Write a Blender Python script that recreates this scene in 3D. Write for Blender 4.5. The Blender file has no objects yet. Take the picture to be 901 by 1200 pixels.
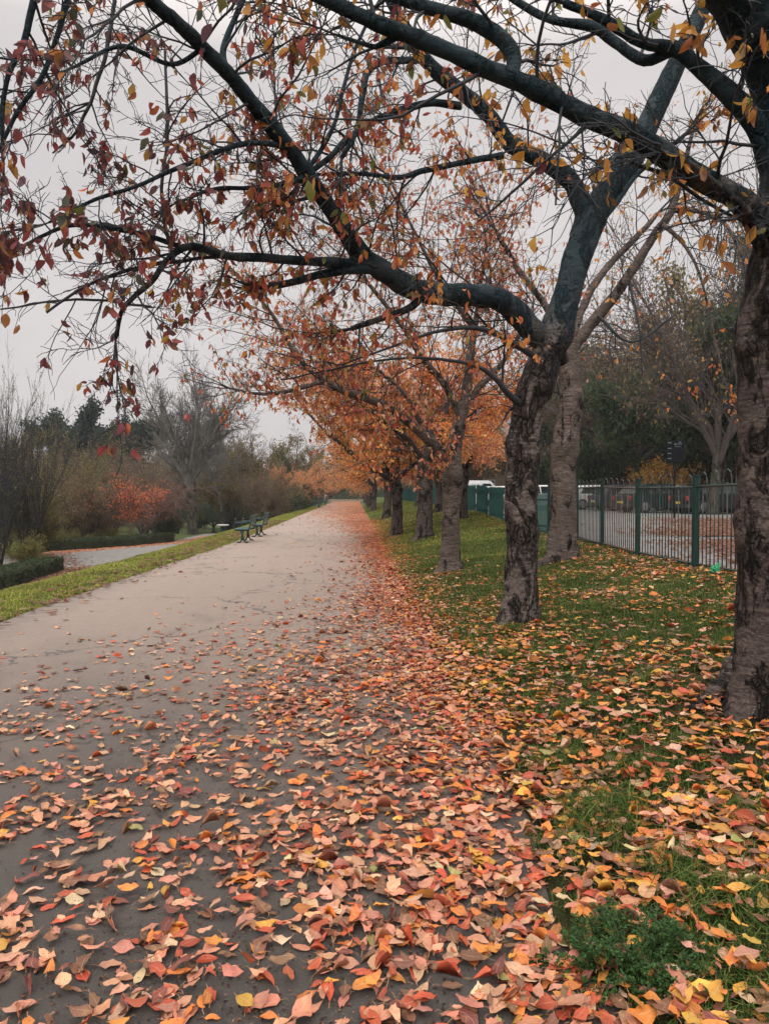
import bpy, bmesh, math, random
import numpy as np
from mathutils import Vector, noise as mnoise
R = math.radians
rnd = random.Random(7)
rng = np.random.default_rng(7)
sc = bpy.context.scene
COL = sc.collection

# ------------------------------------------------------------------ camera
CAMZ, FPX = 1.5, 867.0
yaw, pitch = math.atan(35.5/867), -math.atan(22/867)
fw = np.array([math.sin(yaw)*math.cos(pitch), math.cos(yaw)*math.cos(pitch), math.sin(pitch)])
rt = np.array([math.cos(yaw), -math.sin(yaw), 0.0])
up = np.cross(rt, fw)
def at(px, py, Y):
    d = fw*FPX+(px-450.5)*rt+(600-py)*up
    d = d*(Y/d[1])
    return np.array([d[0], d[1], d[2]+CAMZ])
def proj(p):
    q = np.asarray(p, float)-np.array([0, 0, CAMZ])
    zf = q@fw
    return 450.5+FPX*(q@rt)/zf, 600-FPX*(q@up)/zf, zf
cd = bpy.data.cameras.new('camera'); cam = bpy.data.objects.new('camera', cd); COL.objects.link(cam)
cam.location = (0, 0, CAMZ); cam.rotation_euler = (math.pi/2+pitch, 0, -yaw)
cd.sensor_fit = 'VERTICAL'; cd.sensor_height = 36; cd.lens = 26.0; cd.clip_start = .05; cd.clip_end = 3000
sc.camera = cam

# ------------------------------------------------------------------ materials
def mat(name):
    m = bpy.data.materials.new(name); m.use_nodes = True
    nt = m.node_tree; nt.nodes.clear()
    out = nt.nodes.new('ShaderNodeOutputMaterial'); b = nt.nodes.new('ShaderNodeBsdfPrincipled')
    nt.links.new(b.outputs[0], out.inputs[0])
    return m, nt, b, out
def nd(nt, t, **kw):
    n = nt.nodes.new(t)
    for k, v in kw.items():
        if k.startswith('i_'):
            n.inputs[k[2:].replace('_', ' ')].default_value = v
        else: setattr(n, k, v)
    return n
def coords(nt, scale=(1, 1, 1), kind='Object'):
    t = nd(nt, 'ShaderNodeTexCoord'); m = nd(nt, 'ShaderNodeMapping'); m.inputs['Scale'].default_value = scale
    nt.links.new(t.outputs[kind], m.inputs[0]); return m.outputs[0]
def nz(nt, vec, scale, detail=4, rough=.55, dist=0):
    n = nd(nt, 'ShaderNodeTexNoise'); n.inputs['Scale'].default_value = scale; n.inputs['Detail'].default_value = detail
    n.inputs['Roughness'].default_value = rough; n.inputs['Distortion'].default_value = dist
    if vec is not None: nt.links.new(vec, n.inputs['Vector'])
    return n.outputs['Fac']
def ramp(nt, fac, stops, interp='LINEAR'):
    r = nd(nt, 'ShaderNodeValToRGB'); cr = r.color_ramp; cr.interpolation = interp
    while len(cr.elements) < len(stops): cr.elements.new(.5)
    for e, (p, c) in zip(cr.elements, stops):
        e.position = p; e.color = (*c, 1) if len(c) == 3 else c
    nt.links.new(fac, r.inputs[0]); return r.outputs[0]
def mix(nt, fac, a, b, mode='MIX'):
    m = nd(nt, 'ShaderNodeMix', data_type='RGBA', blend_type=mode)
    for s, v in ((0, fac), (6, a), (7, b)):
        if hasattr(v, 'is_linked') or hasattr(v, 'links'): nt.links.new(v, m.inputs[s])
        elif s == 0: m.inputs[0].default_value = v
        else: m.inputs[s].default_value = (*v, 1)
    return m.outputs[2]
def math_(nt, op, a, b=None, c=None):
    m = nd(nt, 'ShaderNodeMath', operation=op)
    for i, v in enumerate((a, b, c)):
        if v is None: continue
        if hasattr(v, 'links'): nt.links.new(v, m.inputs[i])
        else: m.inputs[i].default_value = v
    return m.outputs[0]
def bump(nt, b, h, strength=.5, dist=.02):
    n = nd(nt, 'ShaderNodeBump'); n.inputs['Strength'].default_value = strength; n.inputs['Distance'].default_value = dist
    nt.links.new(h, n.inputs['Height']); nt.links.new(n.outputs[0], b.inputs['Normal'])
def simple(name, c1, c2=None, scale=6, rough=.6, metal=0, bs=0, bd=.005, spec=.5):
    m, nt, b, _ = mat(name)
    b.inputs['Roughness'].default_value = rough; b.inputs['Metallic'].default_value = metal
    b.inputs['Specular IOR Level'].default_value = spec
    v = coords(nt); n = nz(nt, v, scale, 5)
    nt.links.new(ramp(nt, n, [(.3, c1), (.7, c2 or c1)]), b.inputs['Base Color'])
    if bs: bump(nt, b, n, bs, bd)
    return m
def bark(name, dark, light, fiss, band=38, patch=.5, moss=None, teal_shade=False):
    m, nt, b, _ = mat(name)
    b.inputs['Roughness'].default_value = .85; b.inputs['Specular IOR Level'].default_value = .2
    tc = coords(nt); dn = nd(nt, 'ShaderNodeTexNoise'); dn.inputs['Scale'].default_value = 7; dn.inputs['Detail'].default_value = 5; nt.links.new(tc, dn.inputs['Vector'])
    wv = nd(nt, 'ShaderNodeVectorMath', operation='MULTIPLY_ADD'); nt.links.new(dn.outputs['Color'], wv.inputs[0]); wv.inputs[1].default_value = (.09, .09, .09); nt.links.new(tc, wv.inputs[2])
    def mapped(src, sc_):
        m_ = nd(nt, 'ShaderNodeMapping'); m_.inputs['Scale'].default_value = sc_; nt.links.new(src, m_.inputs[0]); return m_.outputs[0]
    def vor(vec, feat='F1'):
        v_ = nd(nt, 'ShaderNodeTexVoronoi', feature=feat); v_.inputs['Scale'].default_value = 1; nt.links.new(vec, v_.inputs['Vector']); return v_.outputs['Distance']
    bands = nz(nt, mapped(wv.outputs[0], (7, 7, band)), 1, 4, .6, .1)
    dash = vor(mapped(wv.outputs[0], (band*.42, band*.42, band*2.1)))
    fine = nz(nt, mapped(tc, (1, 1, 1.3)), 42, 6, .72)
    patchn = nz(nt, mapped(tc, (1, 1, .55)), 4.0, 8, .7, .8)
    crk = vor(mapped(wv.outputs[0], (15, 15, 5.5)), 'DISTANCE_TO_EDGE'); crk2 = vor(mapped(wv.outputs[0], (38, 38, 17)), 'DISTANCE_TO_EDGE')
    mid_ = tuple((a+b_)/2.6 for a, b_ in zip(dark, light))
    c = ramp(nt, bands, [(.36, dark), (.5, mid_), (.66, tuple(x*.8 for x in light))])
    c = mix(nt, ramp(nt, dash, [(.16, (.85, .85, .85)), (.30, (0, 0, 0))]), c, light)
    c = mix(nt, ramp(nt, fine, [(.35, (.75, .75, .75)), (.55, (0, 0, 0))]), c, tuple(x*.4 for x in dark))
    big = nz(nt, tc, 1.7, 3); c = mix(nt, ramp(nt, big, [(.35, (.5, .5, .5)), (.55, (0, 0, 0))]), c, mix(nt, fine, tuple(x*.6 for x in dark), mid_))
    plate = ramp(nt, math_(nt, 'MULTIPLY', math_(nt, 'MINIMUM', crk, math_(nt, 'MULTIPLY', crk2, 1.6)), 1), [(.02, (0, 0, 0)), (.16, (1, 1, 1))])
    f2 = mix(nt, plate, tuple(x*.15 for x in fiss), mix(nt, fine, tuple(x*.9 for x in fiss), tuple(x*2.6 for x in fiss)))
    pm = ramp(nt, patchn, [(patch, (0, 0, 0)), (patch+.035, (1, 1, 1))])
    c = mix(nt, pm, c, f2)
    if moss:
        mn = nz(nt, tc, 2.5, 4); c = mix(nt, ramp(nt, mn, [(.5, (0, 0, 0)), (.7, (.7, .7, .7))]), c, moss)
    if teal_shade:  # teal shadow tint of the upper limbs, painted into the bark colour
        gp = nd(nt, 'ShaderNodeNewGeometry'); sz = nd(nt, 'ShaderNodeSeparateXYZ'); nt.links.new(gp.outputs['Position'], sz.inputs[0])
        mr_ = nd(nt, 'ShaderNodeMapRange', interpolation_type='SMOOTHSTEP'); nt.links.new(math_(nt, 'ADD', sz.outputs[2], math_(nt, 'MULTIPLY', patchn, 1.6)), mr_.inputs[0]); mr_.inputs[1].default_value = 3.55; mr_.inputs[2].default_value = 4.3
        c = mix(nt, math_(nt, 'MULTIPLY', mr_.outputs[0], .84), c, mix(nt, bands, (.005, .021, .030), (.020, .050, .065)))
    nt.links.new(c, b.inputs['Base Color'])
    hs_ = math_(nt, 'ADD', math_(nt, 'MULTIPLY', bands, .35), math_(nt, 'MULTIPLY', fine, .4))
    h = math_(nt, 'ADD', mix(nt, pm, hs_, math_(nt, 'ADD', math_(nt, 'MULTIPLY', plate, 1.1), math_(nt, 'MULTIPLY', fine, .6))), math_(nt, 'MULTIPLY', pm, .35))
    bump(nt, b, h, 1.0, .03)
    return m
def leafmat(name, objcol=False, trans=.35, veins=True, spec=.4, rough=.5):
    m, nt, b, out = mat(name)
    if objcol:
        oi = nd(nt, 'ShaderNodeObjectInfo'); base = oi.outputs['Color']; rv = oi.outputs['Random']
    else:
        a = nd(nt, 'ShaderNodeAttribute', attribute_name='Col'); base = a.outputs['Color']
    b.inputs['Roughness'].default_value = rough; b.inputs['Specular IOR Level'].default_value = spec
    if veins:
        uv = nd(nt, 'ShaderNodeUVMap'); sep = nd(nt, 'ShaderNodeSeparateXYZ'); nt.links.new(uv.outputs[0], sep.inputs[0])
        U, V = sep.outputs[0], sep.outputs[1]
        av = math_(nt, 'ABSOLUTE', math_(nt, 'SUBTRACT', V, .5))
        ph = math_(nt, 'FRACT', math_(nt, 'MULTIPLY', math_(nt, 'SUBTRACT', U, math_(nt, 'MULTIPLY', av, .55)), 9.0))
        side = math_(nt, 'LESS_THAN', math_(nt, 'ABSOLUTE', math_(nt, 'SUBTRACT', ph, .5)), .07)
        mid = math_(nt, 'LESS_THAN', av, .022)
        vein = math_(nt, 'MAXIMUM', math_(nt, 'MULTIPLY', side, .45), mid)
        pos = nd(nt, 'ShaderNodeNewGeometry')
        blot = nz(nt, pos.outputs['Position'], 26, 4, .6)
        spots = nz(nt, pos.outputs['Position'], 130, 2, .5)
        c = mix(nt, ramp(nt, blot, [(.42, (0, 0, 0)), (.66, (.55, .55, .55))]), base, mix(nt, .6, base, (.16, .07, .04)))
        c = mix(nt, ramp(nt, blot, [(.3, (.5, .5, .5)), (.45, (0, 0, 0))]), c, mix(nt, .5, base, (.75, .42, .16)))
        c = mix(nt, ramp(nt, spots, [(.66, (0, 0, 0)), (.7, (.75, .75, .75))]), c, (.06, .03, .02))
        c = mix(nt, math_(nt, 'MULTIPLY', vein, .55), c, mix(nt, .45, base, (.8, .6, .45)))
        nt.links.new(c, b.inputs['Base Color'])
        bump(nt, b, math_(nt, 'SUBTRACT', math_(nt, 'MULTIPLY', blot, .6), vein), .5, .0015)
        base = c
    else: nt.links.new(base, b.inputs['Base Color'])
    t = nd(nt, 'ShaderNodeBsdfTranslucent'); nt.links.new(base, t.inputs[0])
    ms = nd(nt, 'ShaderNodeMixShader'); ms.inputs[0].default_value = trans
    nt.links.new(b.outputs[0], ms.inputs[1]); nt.links.new(t.outputs[0], ms.inputs[2]); nt.links.new(ms.outputs[0], out.inputs[0])
    return m
M = {}
M['trunk'] = bark('cherry_bark', (.045, .033, .033), (.20, .158, .14), (.030, .024, .023), 46, .5, None, True)
M['trunk2'] = bark('pale_cherry_bark', (.055, .042, .038), (.27, .215, .185), (.032, .026, .025), 46, .56)
M['limb'] = bark('limb_bark', (.008, .020, .027), (.040, .062, .072), (.010, .018, .022), 34, .56)
M['trunkr'] = bark('rough_cherry_bark', (.060, .047, .043), (.30, .25, .225), (.046, .037, .034), 46, .475, None, True)
M['midlimb'] = bark('avenue_limb_bark', (.030, .026, .028), (.085, .066, .062), (.022, .02, .022), 30, .6)
M['twig'] = simple('twig_bark', (.016, .024, .032), (.035, .034, .04), 8, .8)
M['twig_mid'] = simple('avenue_twig_bark', (.030, .026, .028), (.06, .045, .042), 5, .85)
M['twig_far'] = simple('far_twig_bark', (.055, .047, .045), (.10, .08, .072), 3, .9)
M['twig_grey'] = simple('grey_twig_bark', (.12, .12, .118), (.19, .18, .165), 3, .9)
M['twig_red'] = simple('reddish_twig_bark', (.09, .05, .045), (.15, .09, .075), 3, .9)
M['oldbark'] = bark('grey_tree_bark', (.06, .052, .045), (.13, .11, .09), (.04, .034, .03), 12, .5, (.05, .06, .025))
M['leaf'] = leafmat('fallen_leaf', False, .12)
M['leafobj'] = leafmat('fallen_leaf_single', True, .12)
M['tleaf'] = leafmat('hanging_leaf', False, .5, False)
M['gr'] = leafmat('grass_blade', False, .3, False, .2, .7)
M['herb'] = leafmat('herb_leaf', False, .25, False, .3, .6)

# ------------------------------------------------------------------ mesh helpers
def mesh_np(name, V, F, mt, col=None, uv=None, smooth=True):
    V = np.ascontiguousarray(V, np.float32).reshape(-1, 3); F = np.ascontiguousarray(F, np.int32)
    me = bpy.data.meshes.new(name); k = F.shape[1]
    me.vertices.add(len(V)); me.vertices.foreach_set('co', V.ravel())
    me.loops.add(F.size); me.loops.foreach_set('vertex_index', F.ravel())
    me.polygons.add(len(F)); me.polygons.foreach_set('loop_start', np.arange(0, F.size, k, dtype=np.int32))
    try: me.polygons.foreach_set('loop_total', np.full(len(F), k, np.int32))
    except Exception: pass
    if col is not None:
        a = me.color_attributes.new('Col', 'FLOAT_COLOR', 'POINT')
        c4 = np.ones((len(V), 4), np.float32); c4[:, :3] = col; a.data.foreach_set('color', c4.ravel())
    if uv is not None:
        l = me.uv_layers.new(name='UVMap'); l.data.foreach_set('uv', np.ascontiguousarray(uv[F.ravel()], np.float32).ravel())
    me.update(calc_edges=True)
    me.polygons.foreach_set('use_smooth', np.full(len(F), smooth))
    if mt: me.materials.append(mt)
    return me
def obj(name, me, parent=None, loc=None):
    o = bpy.data.objects.new(name, me); COL.objects.link(o)
    if parent: o.parent = parent
    if loc is not None: o.location = loc
    return o
def tag(o, label=None, cat=None, group=None, kind=None):
    if label: o['label'] = label
    if cat: o['category'] = cat
    if group: o['group'] = group
    if kind: o['kind'] = kind
    return o
def thing(name, label, cat, loc=(0, 0, 0), rz=0, group=None):
    o = bpy.data.objects.new(name, None); COL.objects.link(o); o.empty_display_size = .2
    o.location = loc; o.rotation_euler = (0, 0, rz); return tag(o, label, cat, group)
def dup(root, loc, rz, scale, label, group=None):
    r = root.copy(); COL.objects.link(r); r.location = loc; r.rotation_euler = (0, 0, rz)
    r.scale = scale if hasattr(scale, '__len__') else (scale,)*3
    r['label'] = label
    if group: r['group'] = group
    for ch in list(root.children):
        c = ch.copy(); COL.objects.link(c); c.parent = r
        for g in ch.children:
            d = g.copy(); COL.objects.link(d); d.parent = c
    return r
def norm(a): return a/(np.linalg.norm(a, axis=-1, keepdims=True)+1e-12)

class Tubes:
    def __init__(s): s.b = {}
    def add(s, P, Rr, k=4):
        P = np.asarray(P, float); s.b.setdefault((len(P), k), []).append((P, np.asarray(Rr, float)))
    def mesh(s, name, mt, off=(0, 0, 0), disp=None):
        Vs, Fs, n0 = [], [], 0
        for (N, k), L in s.b.items():
            P = np.array([l[0] for l in L])-np.asarray(off); Rr = np.array([l[1] for l in L]); Mn = len(L)
            T = norm(np.gradient(P, axis=1)); ax = np.abs(T).mean(1).argmin(1); ref = np.eye(3)[ax][:, None, :]
            n = norm(np.cross(T, ref)); b = np.cross(T, n)
            th = np.arange(k)/k*2*math.pi
            V = P[:, :, None]+Rr[:, :, None, None]*(n[:, :, None]*np.cos(th)[:, None]+b[:, :, None]*np.sin(th)[:, None])
            idx = np.arange(Mn*N*k).reshape(Mn, N, k)+n0; jn = (np.arange(k)+1) % k
            a, b_, c, d = idx[:, :-1, :], idx[:, :-1][:, :, jn], idx[:, 1:][:, :, jn], idx[:, 1:, :]
            Fs.append(np.stack([a, b_, c, d], -1).reshape(-1, 4)); Vs.append(V.reshape(-1, 3)); n0 += Mn*N*k
        V = np.concatenate(Vs)
        if disp is not None: V = disp(V)
        return mesh_np(name, V, np.concatenate(Fs), mt)

def crom(P, Rr, step):
    P = np.asarray(P, float); Rr = np.asarray(Rr, float)
    ext = np.vstack([2*P[0]-P[1], P, 2*P[-1]-P[-2]])
    oP, oR = [], []
    for i in range(len(P)-1):
        n = max(1, int(round(np.linalg.norm(P[i+1]-P[i])/step)))
        p0, p1, p2, p3 = ext[i:i+4]
        for j in range(n):
            t = j/n
            oP.append(.5*((2*p1)+(-p0+p2)*t+(2*p0-5*p1+4*p2-p3)*t*t+(-p0+3*p1-3*p2+p3)*t**3)); oR.append(Rr[i]*(1-t)+Rr[i+1]*t)
    oP.append(P[-1]); oR.append(Rr[-1])
    return np.array(oP), np.array(oR)

STN = {7: [(0, .05), (.12, .55), (.32, .95), (.52, 1.0), (.72, .78), (.89, .36), (1, .03)],
       4: [(0, .06), (.33, .95), (.68, .8), (1, .04)]}
def leaves_geo(P, D, Nn, L, W, fold, curl, wav=None, S=7, ground=None, twist=None):
    """returns V (M,S*3,3) and uv"""
    st = np.array(STN[S]); s, w = st[:, 0], st[:, 1]; t = np.array([-1, 0, 1.])
    D = norm(D); Nn = norm(Nn-D*(Nn*D).sum(-1, keepdims=True)); B = np.cross(Nn, D); Mn = len(P)
    jw = 1+np.random.default_rng(Mn).normal(0, .13, (Mn, S, 3)); bend = np.random.default_rng(Mn+1).normal(0, .28, (Mn, 1, 1))
    x = np.broadcast_to((s*1.0)[None, :, None], (Mn, S, 3))*L[:, None, None]
    y = t[None, None]*w[None, :, None]*W[:, None, None]*.5
    z = fold[:, None, None]*np.abs(y)+curl[:, None, None]*((s-.45)**2)[None, :, None]*L[:, None, None]*np.ones((1, 1, 3))
    y = y*jw*np.cos(np.arctan(fold))[:, None, None]+bend*((s-.3)**2)[None, :, None]*L[:, None, None]
    if wav is not None: z = z+wav*np.abs(t)[None, None]*L[:, None, None]
    if twist is not None:
        a = twist[:, None, None]*(s-.3)[None, :, None]; y, z = y*np.cos(a)-z*np.sin(a)*(np.abs(t) > 0), z*1+y*np.sin(a)
    V = P[:, None, None]+x[..., None]*D[:, None, None]+y[..., None]*B[:, None, None]+z[..., None]*Nn[:, None, None]
    V = V.reshape(Mn, -1, 3)
    if ground is not None: V[:, :, 2] += (ground-V[:, :, 2].min(1))[:, None]
    uv = np.stack(np.broadcast_arrays(s[:, None], (t*.5+.5)[None, :]), -1).reshape(-1, 2)
    return V, uv
def leaf_faces(S):
    f = []
    for i in range(S-1):
        for j in range(2): f.append([i*3+j, i*3+j+1, (i+1)*3+j+1, (i+1)*3+j])
    return np.array(f)
def leaves_mesh(name, V, uv, cols, mt, S):
    Mn, n = V.shape[:2]; F = (leaf_faces(S)[None]+np.arange(Mn)[:, None, None]*n).reshape(-1, 4)
    return mesh_np(name, V, F, mt, np.repeat(cols, n, 0), np.tile(uv, (Mn, 1)))
def diamonds(name, P, D, Nn, L, W, cols, mt, off=(0, 0, 0)):
    D = norm(D); Nn = norm(Nn-D*(Nn*D).sum(-1, keepdims=True)); B = np.cross(Nn, D); P = P-np.asarray(off)
    L = L[:, None]; W = W[:, None]
    V = np.stack([P, P+D*L*.5+B*W*.5+Nn*W*.12, P+D*L, P+D*L*.5-B*W*.5+Nn*W*.12], 1)
    F = np.arange(len(P)*4).reshape(-1, 4)
    return mesh_np(name, V, F, mt, np.repeat(cols, 4, 0), None, False)
def pick(pal, n, g=rng, jit=.16):
    w = np.array([p[0] for p in pal], float); c = np.array([p[1] for p in pal]); i = g.choice(len(pal), n, p=w/w.sum())
    v = c[i]*(1+g.normal(0, jit, (n, 1)))*(1+g.normal(0, jit*.35, (n, 3)))
    return np.clip(v, .004, .9), i
class BM:
    def __init__(s): s.bm = bmesh.new()
    def box(s, x0, x1, y0, y1, z0, z1, bev=0, rot=None):
        r = bmesh.ops.create_cube(s.bm, size=1); v = r['verts']
        for q in v: q.co = Vector(((x0+x1)/2+q.co.x*(x1-x0), (y0+y1)/2+q.co.y*(y1-y0), (z0+z1)/2+q.co.z*(z1-z0)))
        if rot: bmesh.ops.rotate(s.bm, verts=v, cent=rot[0], matrix=rot[1])
        if bev: bmesh.ops.bevel(s.bm, geom=list({e for q in v for e in q.link_edges}), offset=bev, segments=2, affect='EDGES', profile=.5)
        return s
    def prism(s, pts, y0, y1, bev=0, inset=None):
        a = [s.bm.verts.new((p[0], y0, p[1])) for p in pts]; b = [s.bm.verts.new((p[0], y1, p[1])) for p in pts]; n = len(pts)
        if inset:
            for l, sg in ((a, 1), (b, -1)):
                for v in l: v.co.y += sg*inset(v.co.x, v.co.z)
        fs = [s.bm.faces.new(a), s.bm.faces.new(b[::-1])]+[s.bm.faces.new((a[i], b[i], b[(i+1) % n], a[(i+1) % n])) for i in range(n)]
        bmesh.ops.recalc_face_normals(s.bm, faces=fs)
        if bev: bmesh.ops.bevel(s.bm, geom=list({e for f in fs for e in f.edges}), offset=bev, segments=2, affect='EDGES', profile=.5)
        return s
    def tube(s, P, r, k=8, cap=True):
        P = [Vector(p) for p in P]; rs = [float(q) for q in r] if hasattr(r, '__len__') else [r]*len(P); rings = []
        for i, p in enumerate(P):
            t = (P[min(i+1, len(P)-1)]-P[max(i-1, 0)]).normalized(); a = Vector((0, 0, 1)) if abs(t.z) < .8 else Vector((0, 1, 0))
            n = t.cross(a).normalized(); b = t.cross(n)
            rings.append([s.bm.verts.new(p+rs[i]*(n*math.cos(j/k*2*math.pi)+b*math.sin(j/k*2*math.pi))) for j in range(k)])
        for i in range(len(P)-1):
            for j in range(k): s.bm.faces.new((rings[i][j], rings[i][(j+1) % k], rings[i+1][(j+1) % k], rings[i+1][j]))
        if cap: s.bm.faces.new(rings[0][::-1]); s.bm.faces.new(rings[-1])
        return s
    def obj(s, name, mt, parent=None, smooth=False, loc=None):
        bmesh.ops.recalc_face_normals(s.bm, faces=s.bm.faces[:])
        me = bpy.data.meshes.new(name); s.bm.to_mesh(me); s.bm.free(); me.materials.append(mt)
        for p in me.polygons: p.use_smooth = smooth
        return obj(name, me, parent, loc)

# ------------------------------------------------------------------ terrain
def sst(a, b, x):
    t = np.clip((x-a)/(b-a), 0, 1); return t*t*(3-2*t)
def Ledge(y): return -4.15+.45*sst(8, 24, y)
def Redge(y): return .80+.06*np.sin(y*1.7)+.05*np.sin(y*4.1+1)+.25*sst(4, 1.5, y)*0
def vnoise(x, y, s, seed=0):
    x = np.asarray(x, float)*s+seed*17.3; y = np.asarray(y, float)*s+seed*9.1
    xi, yi = np.floor(x), np.floor(y); fx, fy = x-xi, y-yi; fx = fx*fx*(3-2*fx); fy = fy*fy*(3-2*fy)
    def h(a, b): return np.modf(np.abs(np.sin(a*127.1+b*311.7+seed*3.7)*43758.5453))[0]
    return (h(xi, yi)*(1-fx)+h(xi+1, yi)*fx)*(1-fy)+(h(xi, yi+1)*(1-fx)+h(xi+1, yi+1)*fx)*fy
def zlow(y): return -1.0-.02*(np.clip(y, 30, 55)-30)-.06*(np.clip(y, 55, 75)-55)-.02*(np.clip(y, 75, 140)-75)
def terrain(x, y):
    x = np.asarray(x, float); y = np.asarray(y, float)
    t = np.clip(x-.86, 0, None); far = sst(16, 30, y)
    tb = np.clip(t, 0, 3.8); bank = tb*(.13+.09*far)+.05*np.sin(np.clip(tb/3.8, 0, 1)*math.pi)
    flat = np.where(y < 16, .47, .52)+0*x
    zr = bank+(flat-bank)*sst(4.62, 4.95, x)
    zr = zr+(vnoise(x, y, 1.3, 1)-.5)*.06*sst(.9, 1.6, x)*(1-sst(4.5, 5.4, x))+(vnoise(x, y, 5, 2)-.5)*.025*sst(.86, 1.2, x)*(1-sst(4.5, 5.4, x))
    L = Ledge(y); u = L-x
    zl = np.where(u > 0, .03*np.sin(np.clip(u/1.2, 0, 1)*math.pi)+zlow(y)*sst(1.0, 4.1, u)+(vnoise(x, y, 2, 3)-.5)*.04*sst(0, .4, u), 0)
    z = np.where(x > .86, zr, np.where(x < L, zl, 0))
    z = z+np.where(x < -15, 16*sst(150, 320, y)*sst(-15, -90, x), 0)+np.where(y > 140, 3*sst(140, 260, y), 0)
    z = z+np.where((x < -14) & (y > 45), 1.2*sst(45, 90, y)*sst(-14, -40, x), 0)
    return z
def T(x, y): return float(terrain(x, y))
def grid(xs, ys, zf, name, mt, dz=0):
    X, Y = np.meshgrid(xs, ys); Z = zf(X, Y)+dz
    V = np.stack([X, Y, Z], -1).reshape(-1, 3); nx, ny = len(xs), len(ys)
    i = np.arange(nx*ny).reshape(ny, nx)
    F = np.stack([i[:-1, :-1], i[:-1, 1:], i[1:, 1:], i[1:, :-1]], -1).reshape(-1, 4)
    return mesh_np(name, V, F, mt)

m, nt, b, _ = mat('grassy_ground'); M['ground'] = m
v = coords(nt); a = nz(nt, v, .9, 6, .65); c2 = nz(nt, v, 14, 5, .7); c3 = nz(nt, v, 90, 4, .7)
c = ramp(nt, c2, [(.3, (.045, .058, .016)), (.55, (.085, .12, .028)), (.8, (.14, .16, .045))])
c = mix(nt, ramp(nt, a, [(.52, (0, 0, 0)), (.66, (.8, .8, .8))]), c, (.055, .045, .028))
c = mix(nt, math_(nt, 'MULTIPLY', c3, .5), c, (.02, .028, .01))
geo = nd(nt, 'ShaderNodeNewGeometry'); sp = nd(nt, 'ShaderNodeSeparateXYZ'); nt.links.new(geo.outputs['Position'], sp.inputs[0])
# trodden leaf mould under the trees of the near bank
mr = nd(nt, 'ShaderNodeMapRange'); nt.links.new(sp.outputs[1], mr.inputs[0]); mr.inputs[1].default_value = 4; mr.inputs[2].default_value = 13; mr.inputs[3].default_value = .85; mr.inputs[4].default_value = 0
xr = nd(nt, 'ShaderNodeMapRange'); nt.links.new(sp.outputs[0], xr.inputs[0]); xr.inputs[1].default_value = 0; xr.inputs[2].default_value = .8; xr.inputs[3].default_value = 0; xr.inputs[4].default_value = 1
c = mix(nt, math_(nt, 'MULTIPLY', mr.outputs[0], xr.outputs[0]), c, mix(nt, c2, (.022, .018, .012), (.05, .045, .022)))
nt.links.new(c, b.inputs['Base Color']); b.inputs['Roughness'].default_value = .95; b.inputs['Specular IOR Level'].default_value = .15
bump(nt, b, math_(nt, 'ADD', c2, math_(nt, 'MULTIPLY', c3, .5)), .8, .04)
xs = np.unique(np.concatenate([np.linspace(-600, -60, 25), np.linspace(-60, -14, 36), np.arange(-14, -3, .25), [-3, -1.5, 0, .7], np.arange(.8, 5.2, .1), np.arange(5.2, 7, .3), np.linspace(7, 40, 24), np.linspace(40, 600, 25)]))
ys = np.unique(np.concatenate([[-60, -20, -6], np.arange(-2, 16, .2), np.arange(16, 60, .8), np.arange(60, 340, 6), [400, 600, 1200]]))
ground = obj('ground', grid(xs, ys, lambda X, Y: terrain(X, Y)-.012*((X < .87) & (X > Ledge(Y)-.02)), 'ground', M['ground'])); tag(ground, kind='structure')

# main path
m, nt, b, _ = mat('asphalt_path'); M['asph'] = m
v = coords(nt); g1 = nz(nt, v, 260, 3, .7); g2 = nz(nt, v, 700, 2, .6); st = nz(nt, coords(nt, (1, .45, 1)), .9, 5, .6, .4); st2 = nz(nt, v, 6, 5, .6)
geo = nd(nt, 'ShaderNodeNewGeometry'); sp = nd(nt, 'ShaderNodeSeparateXYZ'); nt.links.new(geo.outputs['Position'], sp.inputs[0])
far_mix = nd(nt, 'ShaderNodeMapRange', interpolation_type='SMOOTHSTEP'); nt.links.new(math_(nt, 'ADD', sp.outputs[1], math_(nt, 'MULTIPLY', st, 7)), far_mix.inputs[0])
far_mix.inputs[1].default_value = 5.0; far_mix.inputs[2].default_value = 12.5
near_asph = mix(nt, st2, (.044, .037, .031), (.078, .066, .055)); far_asph = mix(nt, st2, (.27, .205, .165), (.36, .28, .23))  # asphalt colour darker near the start, paler farther along the path
c = mix(nt, far_mix.outputs[0], near_asph, far_asph)
ed = nd(nt, 'ShaderNodeMapRange', interpolation_type='SMOOTHSTEP'); nt.links.new(math_(nt, 'ADD', sp.outputs[0], math_(nt, 'MULTIPLY', st2, .9)), ed.inputs[0]); ed.inputs[1].default_value = -3.0; ed.inputs[2].default_value = -3.7
c = mix(nt, math_(nt, 'MULTIPLY', ed.outputs[0], .55), c, (.11, .098, .085))
g3 = nz(nt, v, 95, 3, .6); c = mix(nt, ramp(nt, g3, [(.60, (0, 0, 0)), (.68, (.55, .55, .55))]), c, mix(nt, .5, c, (.36, .32, .28))); c = mix(nt, ramp(nt, g3, [(.3, (.7, .7, .7)), (.4, (0, 0, 0))]), c, (.025, .022, .02))
c = mix(nt, ramp(nt, st, [(.58, (0, 0, 0)), (.7, (.45, .45, .45))]), c, (.10, .088, .08))
c = mix(nt, ramp(nt, g1, [(.38, (.8, .8, .8)), (.52, (0, 0, 0))]), c, mix(nt, .7, c, (.015, .015, .015)))
c = mix(nt, ramp(nt, g2, [(.62, (0, 0, 0)), (.68, (.5, .5, .5))]), c, (.35, .31, .28))
vor = nd(nt, 'ShaderNodeTexVoronoi', feature='DISTANCE_TO_EDGE'); vor.inputs['Scale'].default_value = .33
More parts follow.
